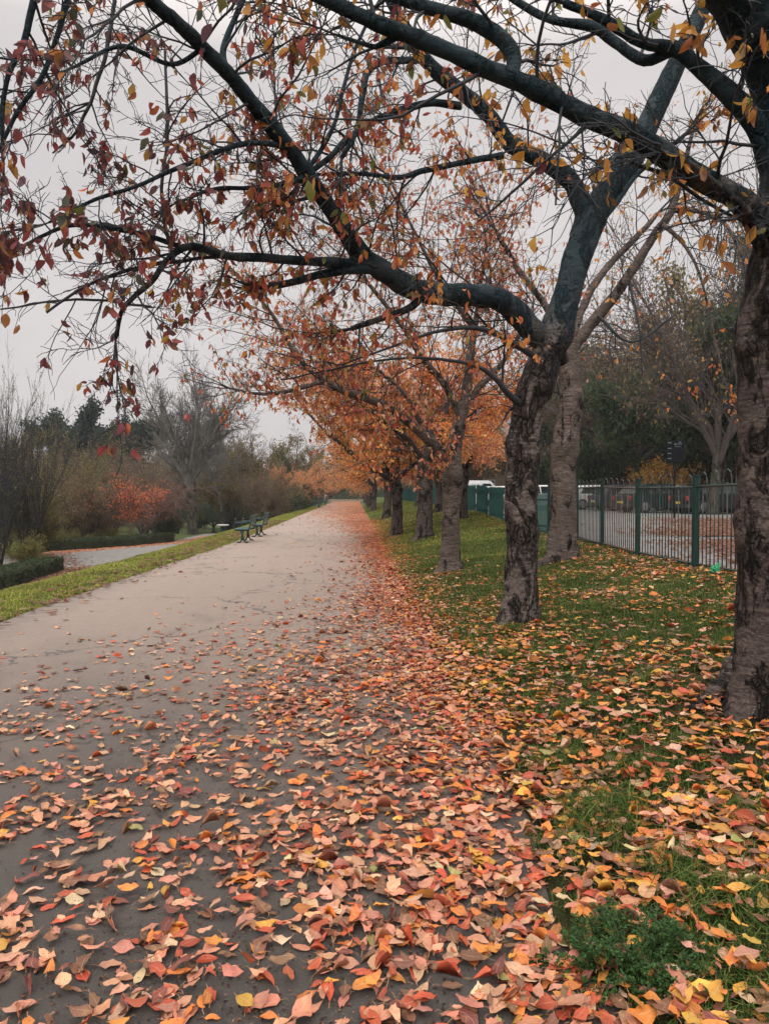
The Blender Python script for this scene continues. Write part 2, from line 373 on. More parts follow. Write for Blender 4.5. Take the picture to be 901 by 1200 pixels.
wv = nd(nt, 'ShaderNodeVectorMath', operation='ADD'); nt.links.new(v, wv.inputs[0])
nn = nd(nt, 'ShaderNodeTexNoise'); nn.inputs['Scale'].default_value = 3; nn.inputs['Detail'].default_value = 6; nt.links.new(v, nn.inputs['Vector']); nt.links.new(nn.outputs['Color'], wv.inputs[1]); nt.links.new(wv.outputs[0], vor.inputs['Vector'])
c = mix(nt, ramp(nt, vor.outputs['Distance'], [(.003, (.85, .85, .85)), (.009, (0, 0, 0))]), c, (.03, .027, .025))
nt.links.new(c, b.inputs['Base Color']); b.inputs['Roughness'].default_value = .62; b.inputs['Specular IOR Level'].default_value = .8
bump(nt, b, math_(nt, 'ADD', g1, math_(nt, 'MULTIPLY', g2, .8)), .9, .008)
ys2 = np.concatenate([np.arange(-6, 40, .25), np.arange(40, 131, 1.)]); fx = np.linspace(0, 1, 14)
X = Ledge(ys2)[:, None]+.05*np.sin(ys2*2.3)[:, None]*(1-fx)+(Redge(ys2)-Ledge(ys2))[:, None]*fx[None]
V = np.stack([X, np.repeat(ys2[:, None], 14, 1), np.full_like(X, .0)+.012*np.sin(fx*math.pi)[None]], -1).reshape(-1, 3)
i = np.arange(len(V)).reshape(len(ys2), 14); F = np.stack([i[:-1, :-1], i[:-1, 1:], i[1:, 1:], i[1:, :-1]], -1).reshape(-1, 4)
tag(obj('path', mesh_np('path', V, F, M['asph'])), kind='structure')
def pathz(x, y): return .014+0*x
def gz(x, y):
    on = (x < Redge(y)) & (x > Ledge(y)); return np.where(on, .012*np.sin(np.clip((x-Ledge(y))/(Redge(y)-Ledge(y)), 0, 1)*math.pi)+.001, terrain(x, y))

def ground_hit(px_, py_):
    d = fw*FPX+(px_-450.5)*rt+(600-py_)*up; t = 1.2/-d[2]
    for _ in range(25):
        q = d*t; zt = float(gz(np.float64(q[0]), np.float64(q[1]))); t = (zt-CAMZ)/d[2]
    q = d*t; return q[0], q[1], zt
# lower path of the park, and the car park
def sheet(name, poly, mt, dz, kind='structure', step=.8):
    bm = bmesh.new(); vs = [bm.verts.new((p[0], p[1], 0)) for p in poly]; bm.faces.new(vs)
    for ax, (lo, hi) in enumerate(((min(p[0] for p in poly), max(p[0] for p in poly)), (min(p[1] for p in poly), max(p[1] for p in poly)))):
        q = lo+step
        while q < hi:
            co = [0, 0, 0]; co[ax] = q; no = [0, 0, 0]; no[ax] = 1
            bmesh.ops.bisect_plane(bm, geom=bm.verts[:]+bm.edges[:]+bm.faces[:], plane_co=co, plane_no=no); q += step
    for q in bm.verts: q.co.z = T(q.co.x, q.co.y)+dz
    me = bpy.data.meshes.new(name); bm.to_mesh(me); bm.free(); me.materials.append(mt)
    return tag(obj(name, me), kind=kind)
M['lower'] = simple('worn_grey_asphalt', (.12, .12, .115), (.19, .18, .165), 3, .8, bs=.2)
M['park'] = simple('pale_car_park_asphalt', (.13, .135, .14), (.20, .195, .185), 1.5, .8, bs=.1)
sheet('lower_path', [(-8.5, 25), (-8.9, 40), (-9.6, 62), (-11.2, 62), (-10.3, 42), (-11.9, 33), (-14, 29.4), (-24, 28.5), (-24, 25.6), (-12, 25.3)], M['lower'], .03)
sheet('car_park', [(4.95, 1), (60, 1), (60, 75), (4.95, 75)], M['park'], .012, step=2.5)

# ------------------------------------------------------------------ tree growing
def rperp(d, g):
    a = Vector((g.gauss(0, 1), g.gauss(0, 1), g.gauss(0, 1))); a = a-d*a.dot(d)
    return a.normalized() if a.length > 1e-6 else Vector((1, 0, 0))
def bpath(p, d, L, n, wob, grav, g):
    pts = [p.copy()]; d = d.normalized(); q = p.copy()
    for i in range(n):
        d = (d+rperp(d, g)*wob*abs(g.gauss(0, 1))+Vector((0, 0, grav))).normalized(); q = q+d*(L/n); pts.append(q.copy())
    return pts, d
class Grow:
    """collects trunk / limb tubes, twig tubes and leaf positions"""
    def __init__(s, seed): s.g = random.Random(seed); s.tw = Tubes(); s.leaf = []
    def br(s, p, d, L, r, lvl, P, tubes=None):
        g = s.g; n = P['n'][lvl]; pts, de = bpath(p, d, L, n, P['wob'][lvl], P['grav'][lvl], g)
        r1 = max(P['rmin'], r*P.get('tap', .45)); last = lvl == len(P['n'])-1
        if last: r1 = P['rmin']*.7
        rs = [r+(r1-r)*i/n for i in range(n+1)]
        (tubes or s.tw).add(pts, rs, P['k'][lvl])
        if last or lvl >= P['leaf_lvl']:
            m = P['leaves']; m = int(m)+(g.random() < m-int(m))
            for _ in range(m):
                if g.random() > P.get('leafp', 1): continue
                t = g.uniform(.35, 1)*n; i = min(int(t), n-1); s.leaf.append(pts[i].lerp(pts[i+1], t-i))
        if last: return
        kids = P['kids'][lvl]
        for c in range(kids):
            t = (c+g.uniform(.1, .9))/kids; t = P['from'][lvl]+(1-P['from'][lvl])*t
            f = t*n; i = min(int(f), n-1); q = pts[i].lerp(pts[i+1], f-i); td = (pts[i+1]-pts[i]).normalized()
            ang = P['ang'][lvl]*g.uniform(.65, 1.25); side = rperp(td, g)
            nd_ = (td*math.cos(ang)+side*math.sin(ang)+Vector((0, 0, P['lift'][lvl]))).normalized()
            s.br(q, nd_, L*P['len'][lvl]*g.uniform(.7, 1.2)*(1-.35*t), max(P['rmin'], (r+(r1-r)*t)*P['rad'][lvl]), lvl+1, P)
        if P.get('tip', True): s.br(pts[-1], de, L*P['len'][lvl]*1.0, r1, lvl+1, P)
def leafcloud(name, pts, n_per, spread, Lr, asp, pal, mt, seed, down=.6, off=(0, 0, 0), S=0):
    g = np.random.default_rng(seed); P = np.repeat(np.array([tuple(p) for p in pts]), n_per, 0); n = len(P)
    P = P+g.normal(0, spread, (n, 3)); D = norm(g.normal(0, 1, (n, 3))+np.array([0, 0, -down*2])); Nn = g.normal(0, 1, (n, 3))
    L = g.uniform(*Lr, n); cols, _ = pick(pal, n, g)
    if S:
        V, uv = leaves_geo(P-np.asarray(off), D, Nn, L, L*asp*g.uniform(.8, 1.2, n), g.uniform(0, .6, n), g.uniform(-.5, .9, n), None, S)
        return leaves_mesh(name, V, uv, cols, mt, S)
    return diamonds(name, P, D, Nn, L, L*asp, cols, mt, off)

# palettes of leaves still on the trees
PLUM = [(5, (.22, .065, .065)), (4, (.34, .085, .075)), (3, (.17, .08, .07)), (2, (.42, .18, .08)), (1.2, (.11, .12, .08)), (1, (.46, .27, .07)), (2, (.15, .08, .10))]
RED = [(4, (.55, .15, .07)), (3, (.42, .10, .075)), (3, (.58, .23, .07)), (1.5, (.42, .25, .06)), (1, (.17, .17, .05))]
AMBER = [(4, (.52, .24, .05)), (3, (.60, .31, .07)), (2, (.45, .16, .05)), (1, (.22, .10, .04)), (.8, (.18, .19, .05))]
ORANGE = [(5, (.72, .25, .07)), (3, (.74, .34, .09)), (2, (.62, .16, .07)), (1, (.55, .36, .12))]
GOLD = [(4, (.70, .42, .10)), (3, (.68, .31, .08)), (2, (.46, .34, .10)), (1, (.6, .2, .07))]
SALMON = [(4, (.66, .38, .27)), (3, (.68, .33, .18)), (2, (.48, .28, .20)), (1, (.68, .28, .11))]
OLIVE = [(4, (.15, .14, .045)), (3, (.22, .18, .055)), (2, (.085, .09, .033)), (1.5, (.34, .25, .07)), (1, (.15, .09, .05))]
BROWN = [(4, (.19, .13, .075)), (3, (.26, .165, .09)), (2, (.12, .09, .052)), (1, (.34, .24, .09))]
DGREEN = [(4, (.044, .078, .034)), (3, (.070, .110, .044)), (2, (.026, .048, .028)), (.8, (.10, .12, .035))]
BGREEN = [(4, (.02, .045, .038)), (3, (.03, .06, .045)), (1, (.05, .07, .04))]

def burl(V0, lumps, seed=0, amp=.018):
    def f(V):
        out = V.copy()
        return out
    return f
def trunkmesh(name, P, Rr, off, lumps, k=44, step=.03, amp=.085, roots=(), mt=None):
    P, Rr = crom(P, Rr, step); n = len(P); V = np.zeros((n, k, 3))
    Tn = norm(np.gradient(P, axis=0))
    for i in range(n):
        a = np.array([1, 0, 0]); nn_ = norm(np.cross(Tn[i], np.array([0, 1., 0]))); bb = np.cross(Tn[i], nn_)
        for j in range(k):
            th = j/k*2*math.pi; dr = nn_*math.cos(th)+bb*math.sin(th); p = P[i]+dr*Rr[i]
            q = Vector(tuple(p)); h = P[i][2]-P[0][2]
            f = 1+amp*1.3*mnoise.noise(q*2.6+Vector((3, 1, 7)))+amp*.9*mnoise.noise(Vector((q.x*9, q.y*9, q.z*4)))+amp*.55*mnoise.noise(Vector((q.x*22, q.y*22, q.z*9)))+amp*.35*mnoise.noise(Vector((q.x*5, q.y*5, q.z*16)))+amp*.8*max(0, mnoise.noise(Vector((q.x*4+9, q.y*4, q.z*3)))-.1)*2
            f += .42*math.exp(-max(h, 0)/.09)*max(0, math.sin(th*4+1.3+mnoise.noise(Vector((P[0][0], th*.6, 0)))))+.12*math.exp(-max(h, 0)/.35)*math.sin(th*3)+.05*math.sin(th*5+q.z*2)*math.exp(-max(h, 0)/.8)
            V[i, j] = P[i]+dr*Rr[i]*f
            for (lp, lr, la) in lumps:
                d = np.linalg.norm(p-lp)
                if d < lr: V[i, j] += dr*la*(1-(d/lr)**2)**2*(1+.6*mnoise.noise(q*26))
    idx = np.arange(n*k).reshape(n, k); jn = (np.arange(k)+1) % k
    F = np.stack([idx[:-1], idx[:-1][:, jn], idx[1:][:, jn], idx[1:]], -1).reshape(-1, 4)
    return mesh_np(name, (V-np.asarray(off)).reshape(-1, 3), F, mt or M['trunk'])
def px(lst):  # (px,py,Y,width px) -> points, radii
    P = np.array([at(a, b_, Y) for a, b_, Y, w in lst]); return P, np.array([w/2*Y/FPX for a, b_, Y, w in lst])
TWIG = dict(n=[9, 7, 5], wob=[.17, .22, .26], grav=[.0, -.02, -.04], k=[5, 3, 3], kids=[7, 4], ang=[R(48), R(50)], lift=[.05, .0], len=[.42, .5], rad=[.55, .6],
            rmin=.0027, tap=.35, leaf_lvl=1, leaves=1.0, leafp=.5, **{'from': [.12, .2]})
def hero(name, label, base, trunk, limbs, twigs, palf, seed, lumps=(), leafp=.5, group=None, thin=1.0, lm='limb', tm='trunk', twm='twig', bunch=4, roots=(), trunkk=44, Lleaf=(.055, .10), cull=None):
    root = thing(name, label, 'tree', tuple(base), 0, group)
    P, Rr = px(trunk); Rr = Rr*thin; obj('trunk', trunkmesh('trunk', P, Rr, base, lumps, trunkk, mt=M[tm]), root)
    G = Grow(seed); g = G.g
    for (pts, spacing, tl, up_) in limbs:
        P, Rr = px(pts); P, Rr = crom(P, Rr, .045)
        w = .012*(min(1, Rr[0]/.05)+.3)
        for i in range(1, len(P)): P[i] += np.array(mnoise.noise_vector(Vector(P[i]*3.1)))*w*min(1, i/6)
        Rr = Rr*np.array([1+.12*mnoise.noise(Vector(p*7))+.22*max(0, mnoise.noise(Vector(p*3.3+5))-.25) for p in P])
        tb = Tubes(); P2 = np.vstack([P, P[-1]+(P[-1]-P[-2])*.15]); tb.add(P2, np.append(Rr, .001), 14)
        mt = M[lm]
        rm = float(np.mean(Rr)); dsp = lambda V_: V_+np.array([mnoise.noise_vector(Vector(q*22))*.10+mnoise.noise_vector(Vector(q*60))*.05 for q in V_])*rm
        obj('limb', tb.mesh('limb', mt, base, dsp), root)
        seg = np.linalg.norm(np.diff(P, axis=0), axis=1); s = spacing*g.random()
        acc = 0
        for i in range(1, len(P)-1):
            acc += seg[i-1]
            if acc > s:
                acc = 0; s = spacing*g.uniform(.5, 1.5)
                td = Vector(P[i+1]-P[i]).normalized(); sd = rperp(td, g)
                d = (td*.55+sd*.9+Vector((0, 0, up_))).normalized()
                pr = dict(TWIG); pr['leafp'] = leafp
                G.br(Vector(P[i]), d, tl*g.uniform(.5, 1.3), min(.011, Rr[i]*.45), 0, pr)
        if Rr[-1] < .05:
            pr = dict(TWIG); pr['leafp'] = leafp
            for _ in range(3): G.br(Vector(P[-1]), (Vector(P[-1]-P[-2]).normalized()+rperp(Vector((0, 0, 1)), g)*.3), tl*g.uniform(.6, 1.1), Rr[-1]*.6, 0, pr)
    for (pts, nk) in twigs:
        P, Rr = px(pts); P, Rr = crom(P, Rr, .06)
        for i in range(1, len(P)): P[i] += np.array(mnoise.noise_vector(Vector(P[i]*6)))*.012
        G.tw.add(P, Rr, 6)
        for _ in range(nk):
            i = g.randrange(2, len(P)-1); td = Vector(P[i+1]-P[i]).normalized(); pr = dict(TWIG); pr['leafp'] = leafp
            G.br(Vector(P[i]), (td*.7+rperp(td, g)*.8).normalized(), .55*g.uniform(.4, 1.3), Rr[i]*.6, 1, pr)
    obj('twigs', G.tw.mesh('twigs', M[twm], base), root)
    # leaves hang in little bunches
    g2 = np.random.default_rng(seed); pts = np.array([tuple(p) for p in G.leaf])
    if cull: pts = pts[g2.random(len(pts)) < cull(pts)]
    if len(pts):
        n = g2.integers(1, bunch, len(pts)); P = np.repeat(pts, n, 0)+g2.normal(0, .018, (n.sum(), 3)); Mn = len(P)
        D = norm(g2.normal(0, .55, (Mn, 3))+np.array([0, 0, -1.0])); Nn = g2.normal(0, 1, (Mn, 3)); L = g2.uniform(*Lleaf, Mn)
        cols = palf(P, g2)
        V, uv = leaves_geo(P-np.asarray(base), D, Nn, L, L*g2.uniform(.38, .6, Mn), g2.uniform(0, .7, Mn), g2.uniform(-.5, 1.1, Mn), None, 7)
        obj('foliage', leaves_mesh('foliage', V, uv, cols, M['tleaf'], 7), root)
    return root, G

GA = 'avenue cherry trees along the path'
# --- T0: huge cherry at the right edge
Y0 = 4.1; base0 = np.array([2.33, 4.1, T(2.33, 4.1)-.03])
tr0 = [(906, 885, Y0, 150), (905, 850, Y0, 118), (906, 800, Y0, 96), (908, 700, Y0, 84), (908, 600, Y0, 84), (909, 480, Y0, 84), (909, 405, Y0, 92), (914, 350, Y0, 78), (917, 300, Y0, 72),
       (923, 250, Y0, 66), (926, 160, Y0, 66), (915, 90, Y0-.05, 74), (885, 20, Y0-.2, 72), (835, -40, Y0-.4, 60), (760, -110, Y0-.6, 52)]
l0 = [([(915, 300, 4.1, 50), (893, 262, 4.0, 34), (860, 232, 3.95, 27), (800, 195, 3.9, 27), (750, 165, 3.85, 26), (700, 140, 3.8, 25), (650, 114, 3.75, 24), (600, 92, 3.7, 22), (560, 76, 3.65, 20), (520, 56, 3.6, 19),
        (480, 40, 3.55, 18), (440, 28, 3.5, 17), (405, 12, 3.45, 15), (360, -12, 3.4, 13)], .2, .75, .1),
      ([(600, 92, 3.7, 18), (601, 62, 3.75, 17), (580, 38, 3.8, 17), (545, 20, 3.8, 16), (500, 8, 3.8, 15), (450, -8, 3.8, 12)], .25, .6, .1),
      ([(905, 190, 4.1, 30), (885, 145, 4.05, 26), (850, 105, 4.0, 22), (818, 78, 4.0, 18), (790, 57, 4.0, 15), (750, 48, 4.0, 13), (705, 22, 4.0, 11), (660, 2, 4.0, 9)], .22, .7, 0),
      ([(790, 57, 4.0, 13), (755, 70, 4.1, 12), (720, 50, 4.2, 12), (695, 32, 4.2, 11), (640, 20, 4.3, 9), (590, -8, 4.4, 8)], .22, .6, 0),
      ([(912, 330, 4.1, 10), (880, 255, 3.9, 8), (800, 185, 3.8, 6), (770, 180, 3.8, 5)], .3, .5, 0),
      ([(470, 38, 3.55, 9), (455, 48, 3.55, 8), (440, 55, 3.55, 6), (395, 42, 3.5, 3)], .2, .5, 0)]
tw0 = [([(660, 108, 3.75, 4), (655, 160, 3.7, 3), (650, 240, 3.7, 2.5)], 4),
       ([(740, 190, 3.9, 5), (780, 205, 4.0, 5), (840, 245, 4.1, 4), (872, 262, 4.2, 3)], 5),
       ([(700, 138, 3.8, 5), (650, 180, 3.8, 4), (590, 235, 3.9, 3), (560, 260, 4, 2)], 6)]
def pal0(P, g):
    c = pick(AMBER, len(P), g)[0]; r = pick(PLUM, len(P), g)[0]; f = (g.random(len(P)) < np.clip((1.2-P[:, 0])*.35, 0, .75))[:, None]
    return np.where(f, r, c)
hero('cherry_tree', 'thick cherry trunk cut by the right edge of the photo, limb arching across the top', base0, tr0, l0, tw0, pal0, 11,
     [(at(868, 405, 4.0), .13, .045), (at(866, 560, 4.0), .08, .02), (at(895, 350, 3.95), .10, .03)], .13, GA, Lleaf=(.055, .095), lm='trunk')
# its surface root
bmr = BM(); PPr = []
for a_, b_, dz_ in ((885, 780, .10), (866, 795, .06), (848, 810, .035), (828, 824, .015), (806, 838, -.03)):
    q = ground_hit(a_, b_); PPr.append((q[0], q[1], q[2]+dz_))
PP, RR = crom(PPr, [.12, .088, .066, .05, .03], .015)
bmr.tube([tuple(p-base0) for p in PP], [r*(1+.3*mnoise.noise(Vector(p)*24)+.15*mnoise.noise(Vector(p)*70)) for p, r in zip(PP, RR)], 14)
bmr.obj('root', M['trunk'], [o for o in bpy.data.objects if o.name.startswith('cherry_tree')][0], True)

# --- T1: the main cherry with the long left limb
b1 = at(611, 742, 7.6); b1[2] = T(b1[0], 7.6)-.03; Y1 = 7.6
tr1 = [(610, 745, Y1, 72), (610, 722, Y1, 52), (610, 690, Y1, 42), (611, 640, Y1, 40), (611, 590, Y1, 41), (612, 545, Y1, 43), (614, 505, Y1, 42), (622, 472, Y1, 44), (631, 445, Y1, 45), (641, 415, Y1, 44),
       (651, 392, Y1, 46), (660, 360, Y1, 38), (670, 325, Y1, 36), (681, 288, Y1, 36), (691, 258, Y1, 40), (708, 232, Y1, 34), (733, 195, Y1, 34), (752, 160, Y1, 31), (770, 122, Y1, 27), (792, 75, Y1, 24), (815, 28, Y1, 22), (835, -20, Y1, 18)]
l1 = [([(662, 425, 7.66, 14), (645, 405, 7.62, 27), (628, 391, 7.55, 29), (603, 364, 7.45, 28), (577, 349, 7.3, 27), (545, 346, 7.15, 26), (510, 345, 7.0, 25), (480, 336, 6.85, 25), (452, 320, 6.7, 24), (430, 303, 6.6, 23), (405, 273, 6.4, 21), (375, 225, 6.15, 20),
        (345, 182, 5.9, 19), (312, 141, 5.65, 18), (280, 101, 5.4, 17), (240, 58, 5.1, 16), (200, 20, 4.85, 15), (160, -18, 4.6, 14), (100, -70, 4.4, 12)], .2, 1.0, .12),
      ([(691, 262, 7.6, 26), (672, 218, 7.5, 22), (642, 192, 7.4, 20), (600, 170, 7.3, 19), (570, 132, 7.2, 18), (540, 108, 7.1, 17), (503, 74, 7.0, 16), (472, 28, 6.9, 14), (450, -15, 6.8, 12)], .25, .9, .1),
      ([(440, 312, 6.65, 13), (405, 308, 6.5, 12), (370, 306, 6.3, 11), (310, 302, 6.1, 10), (262, 299, 5.9, 9.5), (222, 289, 5.7, 9), (195, 305, 5.6, 7), (178, 330, 5.5, 6.5), (158, 351, 5.4, 6), (143, 367, 5.3, 5), (136, 396, 5.3, 4.5)], .11, .6, 0),
      ([(440, 315, 6.65, 12), (402, 317, 6.5, 11), (365, 324, 6.4, 9), (315, 335, 6.3, 8)], .6, .35, 0),
      ([(494, 342, 6.9, 11), (484, 358, 6.9, 10), (455, 370, 6.9, 8), (412, 386, 6.8, 6)], .25, .5, -.05),
      ([(540, 124, 7.1, 9), (500, 122, 7.0, 8.5), (455, 134, 6.8, 8), (418, 155, 6.6, 8), (388, 182, 6.4, 7), (362, 203, 6.2, 6)], .2, .6, 0),
      ([(492, 70, 6.9, 8), (450, 72, 6.7, 8), (430, 84, 6.6, 8), (425, 110, 6.5, 8), (418, 152, 6.4, 6), (400, 185, 6.3, 5)], .25, .6, 0),
      ([(588, 182, 7.2, 8), (545, 190, 7.0, 7), (502, 199, 6.8, 7), (467, 207, 6.6, 6), (424, 203, 6.4, 5), (367, 205, 6.2, 4)], .16, .7, -.03),
      ([(345, 180, 5.9, 7), (318, 168, 5.7, 6.5), (272, 172, 5.5, 6), (225, 190, 5.3, 5), (170, 214, 5.1, 4.5), (110, 235, 5.0, 4), (58, 260, 4.9, 3)], .10, .55, 0),
      ([(360, 206, 6.0, 8), (335, 215, 5.9, 6), (290, 221, 5.8, 5), (250, 222, 5.7, 4), (205, 238, 5.6, 3)], .12, .5, -.03),
      ([(168, -8, 4.6, 9), (110, -50, 4.4, 8), (55, -40, 4.3, 8), (38, 8, 4.3, 8), (28, 52, 4.3, 7), (10, 88, 4.3, 6), (2, 140, 4.3, 5), (4, 205, 4.35, 3)], .16, .5, 0),
      ([(110, -50, 4.4, 7), (84, -10, 4.4, 7), (66, 45, 4.4, 6), (48, 92, 4.4, 5.5), (20, 132, 4.4, 5), (-4, 180, 4.4, 4)], .16, .5, 0),
      ([(276, 97, 5.4, 8), (262, 62, 5.5, 7), (280, 10, 5.5, 6), (295, -20, 5.5, 5)], .18, .6, 0),
      ([(360, 200, 6.0, 6), (390, 150, 6.1, 5), (415, 60, 6.2, 4), (450, -10, 6.3, 4)], .2, .6, .1),
      ([(215, 290, 5.7, 6), (162, 273, 5.5, 6), (90, 263, 5.3, 5), (48, 277, 5.2, 4), (4, 304, 5.1, 3)], .10, .5, 0),
      ([(240, 55, 5.1, 6), (200, 75, 5.1, 5), (140, 55, 5.0, 5), (80, 82, 5.0, 3)], .15, .6, -.05),
      ([(688, 275, 7.6, 9), (720, 240, 7.5, 7), (745, 205, 7.5, 6), (800, 160, 7.4, 5)], .3, .6, 0)]
tw1 = [([(205, 308, 5.6, 4), (190, 240, 5.6, 4), (196, 150, 5.6, 4), (193, 60, 5.6, 3)], 8),
       ([(135, 0, 5.2, 5), (122, 70, 5.2, 5), (95, 145, 5.2, 4), (62, 178, 5.2, 2)], 8),
       ([(262, 300, 5.9, 4), (180, 310, 5.7, 5), (110, 330, 5.5, 4), (55, 366, 5.4, 3)], 10),
       ([(178, 360, 5.5, 3), (90, 350, 5.5, 3), (0, 363, 5.5, 2)], 5),
       ([(370, 230, 6.1, 5), (330, 240, 6.1, 3), (280, 270, 6.1, 2)], 6),
       ([(636, 425, 7.62, 8), (600, 402, 7.45, 7), (560, 385, 7.2, 6), (500, 392, 7.0, 4), (400, 428, 6.8, 2)], 8),
       ([(620, 478, 7.62, 9), (598, 464, 7.4, 8), (560, 430, 7.2, 5), (470, 420, 7.0, 3), (330, 445, 6.8, 2)], 10)]
def pal1(P, g):
    n = len(P); a = pick(PLUM, n, g)[0]; b_ = pick(RED, n, g)[0]; c = pick(AMBER, n, g)[0]
    u = P[:, 0]+g.normal(0, .5, n); o = np.where((u < -1.0)[:, None], a, np.where((u < 1.0)[:, None], b_, c))
    low = (P[:, 2] < 3.6) & (P[:, 0] > .6); o[low] = pick(ORANGE, int(low.sum()), g)[0]; return o
t1, G1 = hero('cherry_tree', 'foreground cherry in the middle of the bank whose heavy limb swings left over the path', b1, tr1, l1, tw1, pal1, 23,
     [(at(652, 398, 7.45), .24, .06), (at(596, 520, 7.5), .2, .045), (at(632, 450, 7.5), .15, .03), (at(628, 600, 7.4), .13, .03), (at(594, 560, 7.5), .12, .03), (at(615, 700, 7.4), .1, .02), (at(612, 470, 7.4), .1, .02), (at(600, 650, 7.45), .12, .025), (at(622, 510, 7.4), .12, .03)], .2, GA, tm='trunkr', thin=.9, lm='trunk', bunch=5, cull=lambda P: .72+.28*sst(-1.6, .2, P[:, 0]))

# --- T1b: smoother trunk just behind
Yb = 12.0; bb = at(659, 664, Yb); bb[2] = T(bb[0], Yb)-.03
trb = [(657, 668, Yb, 56), (658, 655, Yb, 40), (659, 630, Yb, 34), (660, 590, Yb, 30), (660, 550, Yb, 28), (661, 528, Yb, 31), (664, 505, Yb, 30), (668, 478, Yb, 28), (669, 450, Yb, 28), (668, 432, Yb, 26), (667, 415, Yb, 22), (668, 398, Yb, 18)]
lb = [([(668, 412, 12, 15), (682, 392, 12, 14), (705, 365, 11.9, 13), (728, 335, 11.8, 12), (748, 305, 11.7, 11), (768, 272, 11.6, 10), (786, 246, 11.5, 8), (800, 200, 11.4, 6), (812, 150, 11.3, 4)], .3, 1.3, .1),
      ([(668, 405, 12, 12), (678, 372, 12.2, 10), (695, 335, 12.3, 9), (718, 305, 12.4, 8), (745, 278, 12.4, 7), (770, 250, 12.4, 5)], .3, 1.2, .1),
      ([(664, 430, 12, 12), (655, 400, 12.2, 10), (640, 360, 12.4, 8), (610, 320, 12.5, 7), (580, 270, 12.6, 5)], .3, 1.3, .1),
      ([(786, 246, 11.5, 6), (820, 248, 11.4, 5), (850, 262, 11.2, 4), (868, 300, 11.1, 3)], .22, 1.2, -.25),
      ([(775, 262, 11.5, 6), (800, 285, 11.3, 4), (822, 330, 11.2, 3), (838, 400, 11.1, 2), (850, 450, 11, 1.6)], .3, .7, -.3)]
pb = lambda P, g: pick(AMBER+ORANGE, len(P), g)[0]
hero('cherry_tree', 'smooth pale cherry trunk with a dark burl, standing close to the railings', bb, trb, lb,
     [([(672, 470, 12, 4), (640, 455, 12, 3), (620, 460, 12, 2)], 4), ([(735, 325, 11.8, 4), (748, 380, 11.6, 2.5), (752, 440, 11.6, 1.5)], 4), ([(700, 370, 11.8, 4), (740, 400, 11.6, 3), (790, 370, 11.6, 2)], 6)], pb, 31,
     [(at(655, 522, 11.7), .27, .09), (at(672, 515, 11.75), .18, .05), (at(668, 440, 11.8), .2, .04), (at(678, 460, 11.8), .14, .035)], .10, GA, lm='trunk2', tm='trunk2')
# root mound of T1b
bmr = BM(); PP, RR = crom([(3.3, 11.9, T(3.3, 11.9)+.06), (3.05, 11.75, T(3.05, 11.75)+.03), (2.75, 11.6, T(2.75, 11.6)-.04)], [.16, .09, .05], .04)
bmr.tube([tuple(p-bb) for p in PP], [r*(1+.3*mnoise.noise(Vector(p)*9)) for p, r in zip(PP, RR)], 12)
bmr.obj('root', M['trunk'], bpy.data.objects['cherry_tree.002'], True)

# --- T2
Y2 = 12.8; b2 = at(527, 674, Y2); b2[2] = T(b2[0], Y2)-.03
tr2 = [(527, 678, Y2, 42), (527, 664, Y2, 28), (528, 640, Y2, 21), (529, 600, Y2, 20), (530, 575, Y2, 22), (530, 558, Y2, 25), (530, 540, Y2, 21), (533, 518, Y2, 17), (540, 490, Y2, 15), (546, 460, Y2, 12), (550, 425, Y2, 10), (556, 385, Y2, 7), (558, 368, Y2, 1)]
l2 = [([(553, 405, 12.8, 8), (557, 380, 12.8, 7), (562, 335, 12.8, 5), (569, 285, 12.7, 3.5), (560, 235, 12.7, 2)], .1, 1.3, .1),
      ([(532, 566, 12.8, 10), (528, 548, 12.8, 15), (514, 528, 12.7, 13), (492, 505, 12.5, 12), (470, 488, 12.3, 11), (440, 471, 12.0, 10), (405, 459, 11.7, 9), (380, 446, 11.5, 7), (350, 420, 11.3, 6), (320, 370, 11.1, 4), (285, 330, 11, 3)], .085, 1.15, .12),
      ([(380, 446, 11.5, 6), (350, 455, 11.3, 5), (310, 462, 11.2, 4), (270, 455, 11.1, 3)], .1, .75, 0),
      ([(540, 490, 12.8, 9), (520, 450, 12.6, 8), (495, 420, 12.4, 7), (470, 380, 12.2, 6), (430, 330, 12, 4)], .085, 1.9, .1),
      ([(542, 480, 12.8, 8), (560, 455, 13, 7), (585, 430, 13.2, 6), (610, 390, 13.4, 4)], .1, 1.7, .1),
      ([(556, 385, 12.8, 8), (530, 350, 12.6, 6), (505, 310, 12.4, 5), (480, 260, 12.2, 3)], .085, 1.9, .1),
      ([(500, 510, 12.6, 7), (480, 470, 12.4, 5), (450, 440, 12.2, 4), (400, 410, 12, 3)], .1, 1.3, .1)]
p2 = lambda P, g: pick(RED+SALMON[:3]+[(5, (.5, .15, .06))], len(P), g)[0]
t2, _ = hero('cherry_tree', 'slim cherry next along the front row, forking low with a bare limb reaching left', b2, tr2, l2, [], p2, 41, [(at(530, 558, 12.6), .22, .06), (at(528, 545, 12.6), .12, .03)], .62, GA, trunkk=32, lm='trunk2', tm='trunk2', twm='twig_mid', bunch=4, cull=lambda P: .12+.88*sst(-2.4, -1.0, P[:, 0])*sst(5.6, 4.2, P[:, 2]*(P[:, 0] < -.4)))

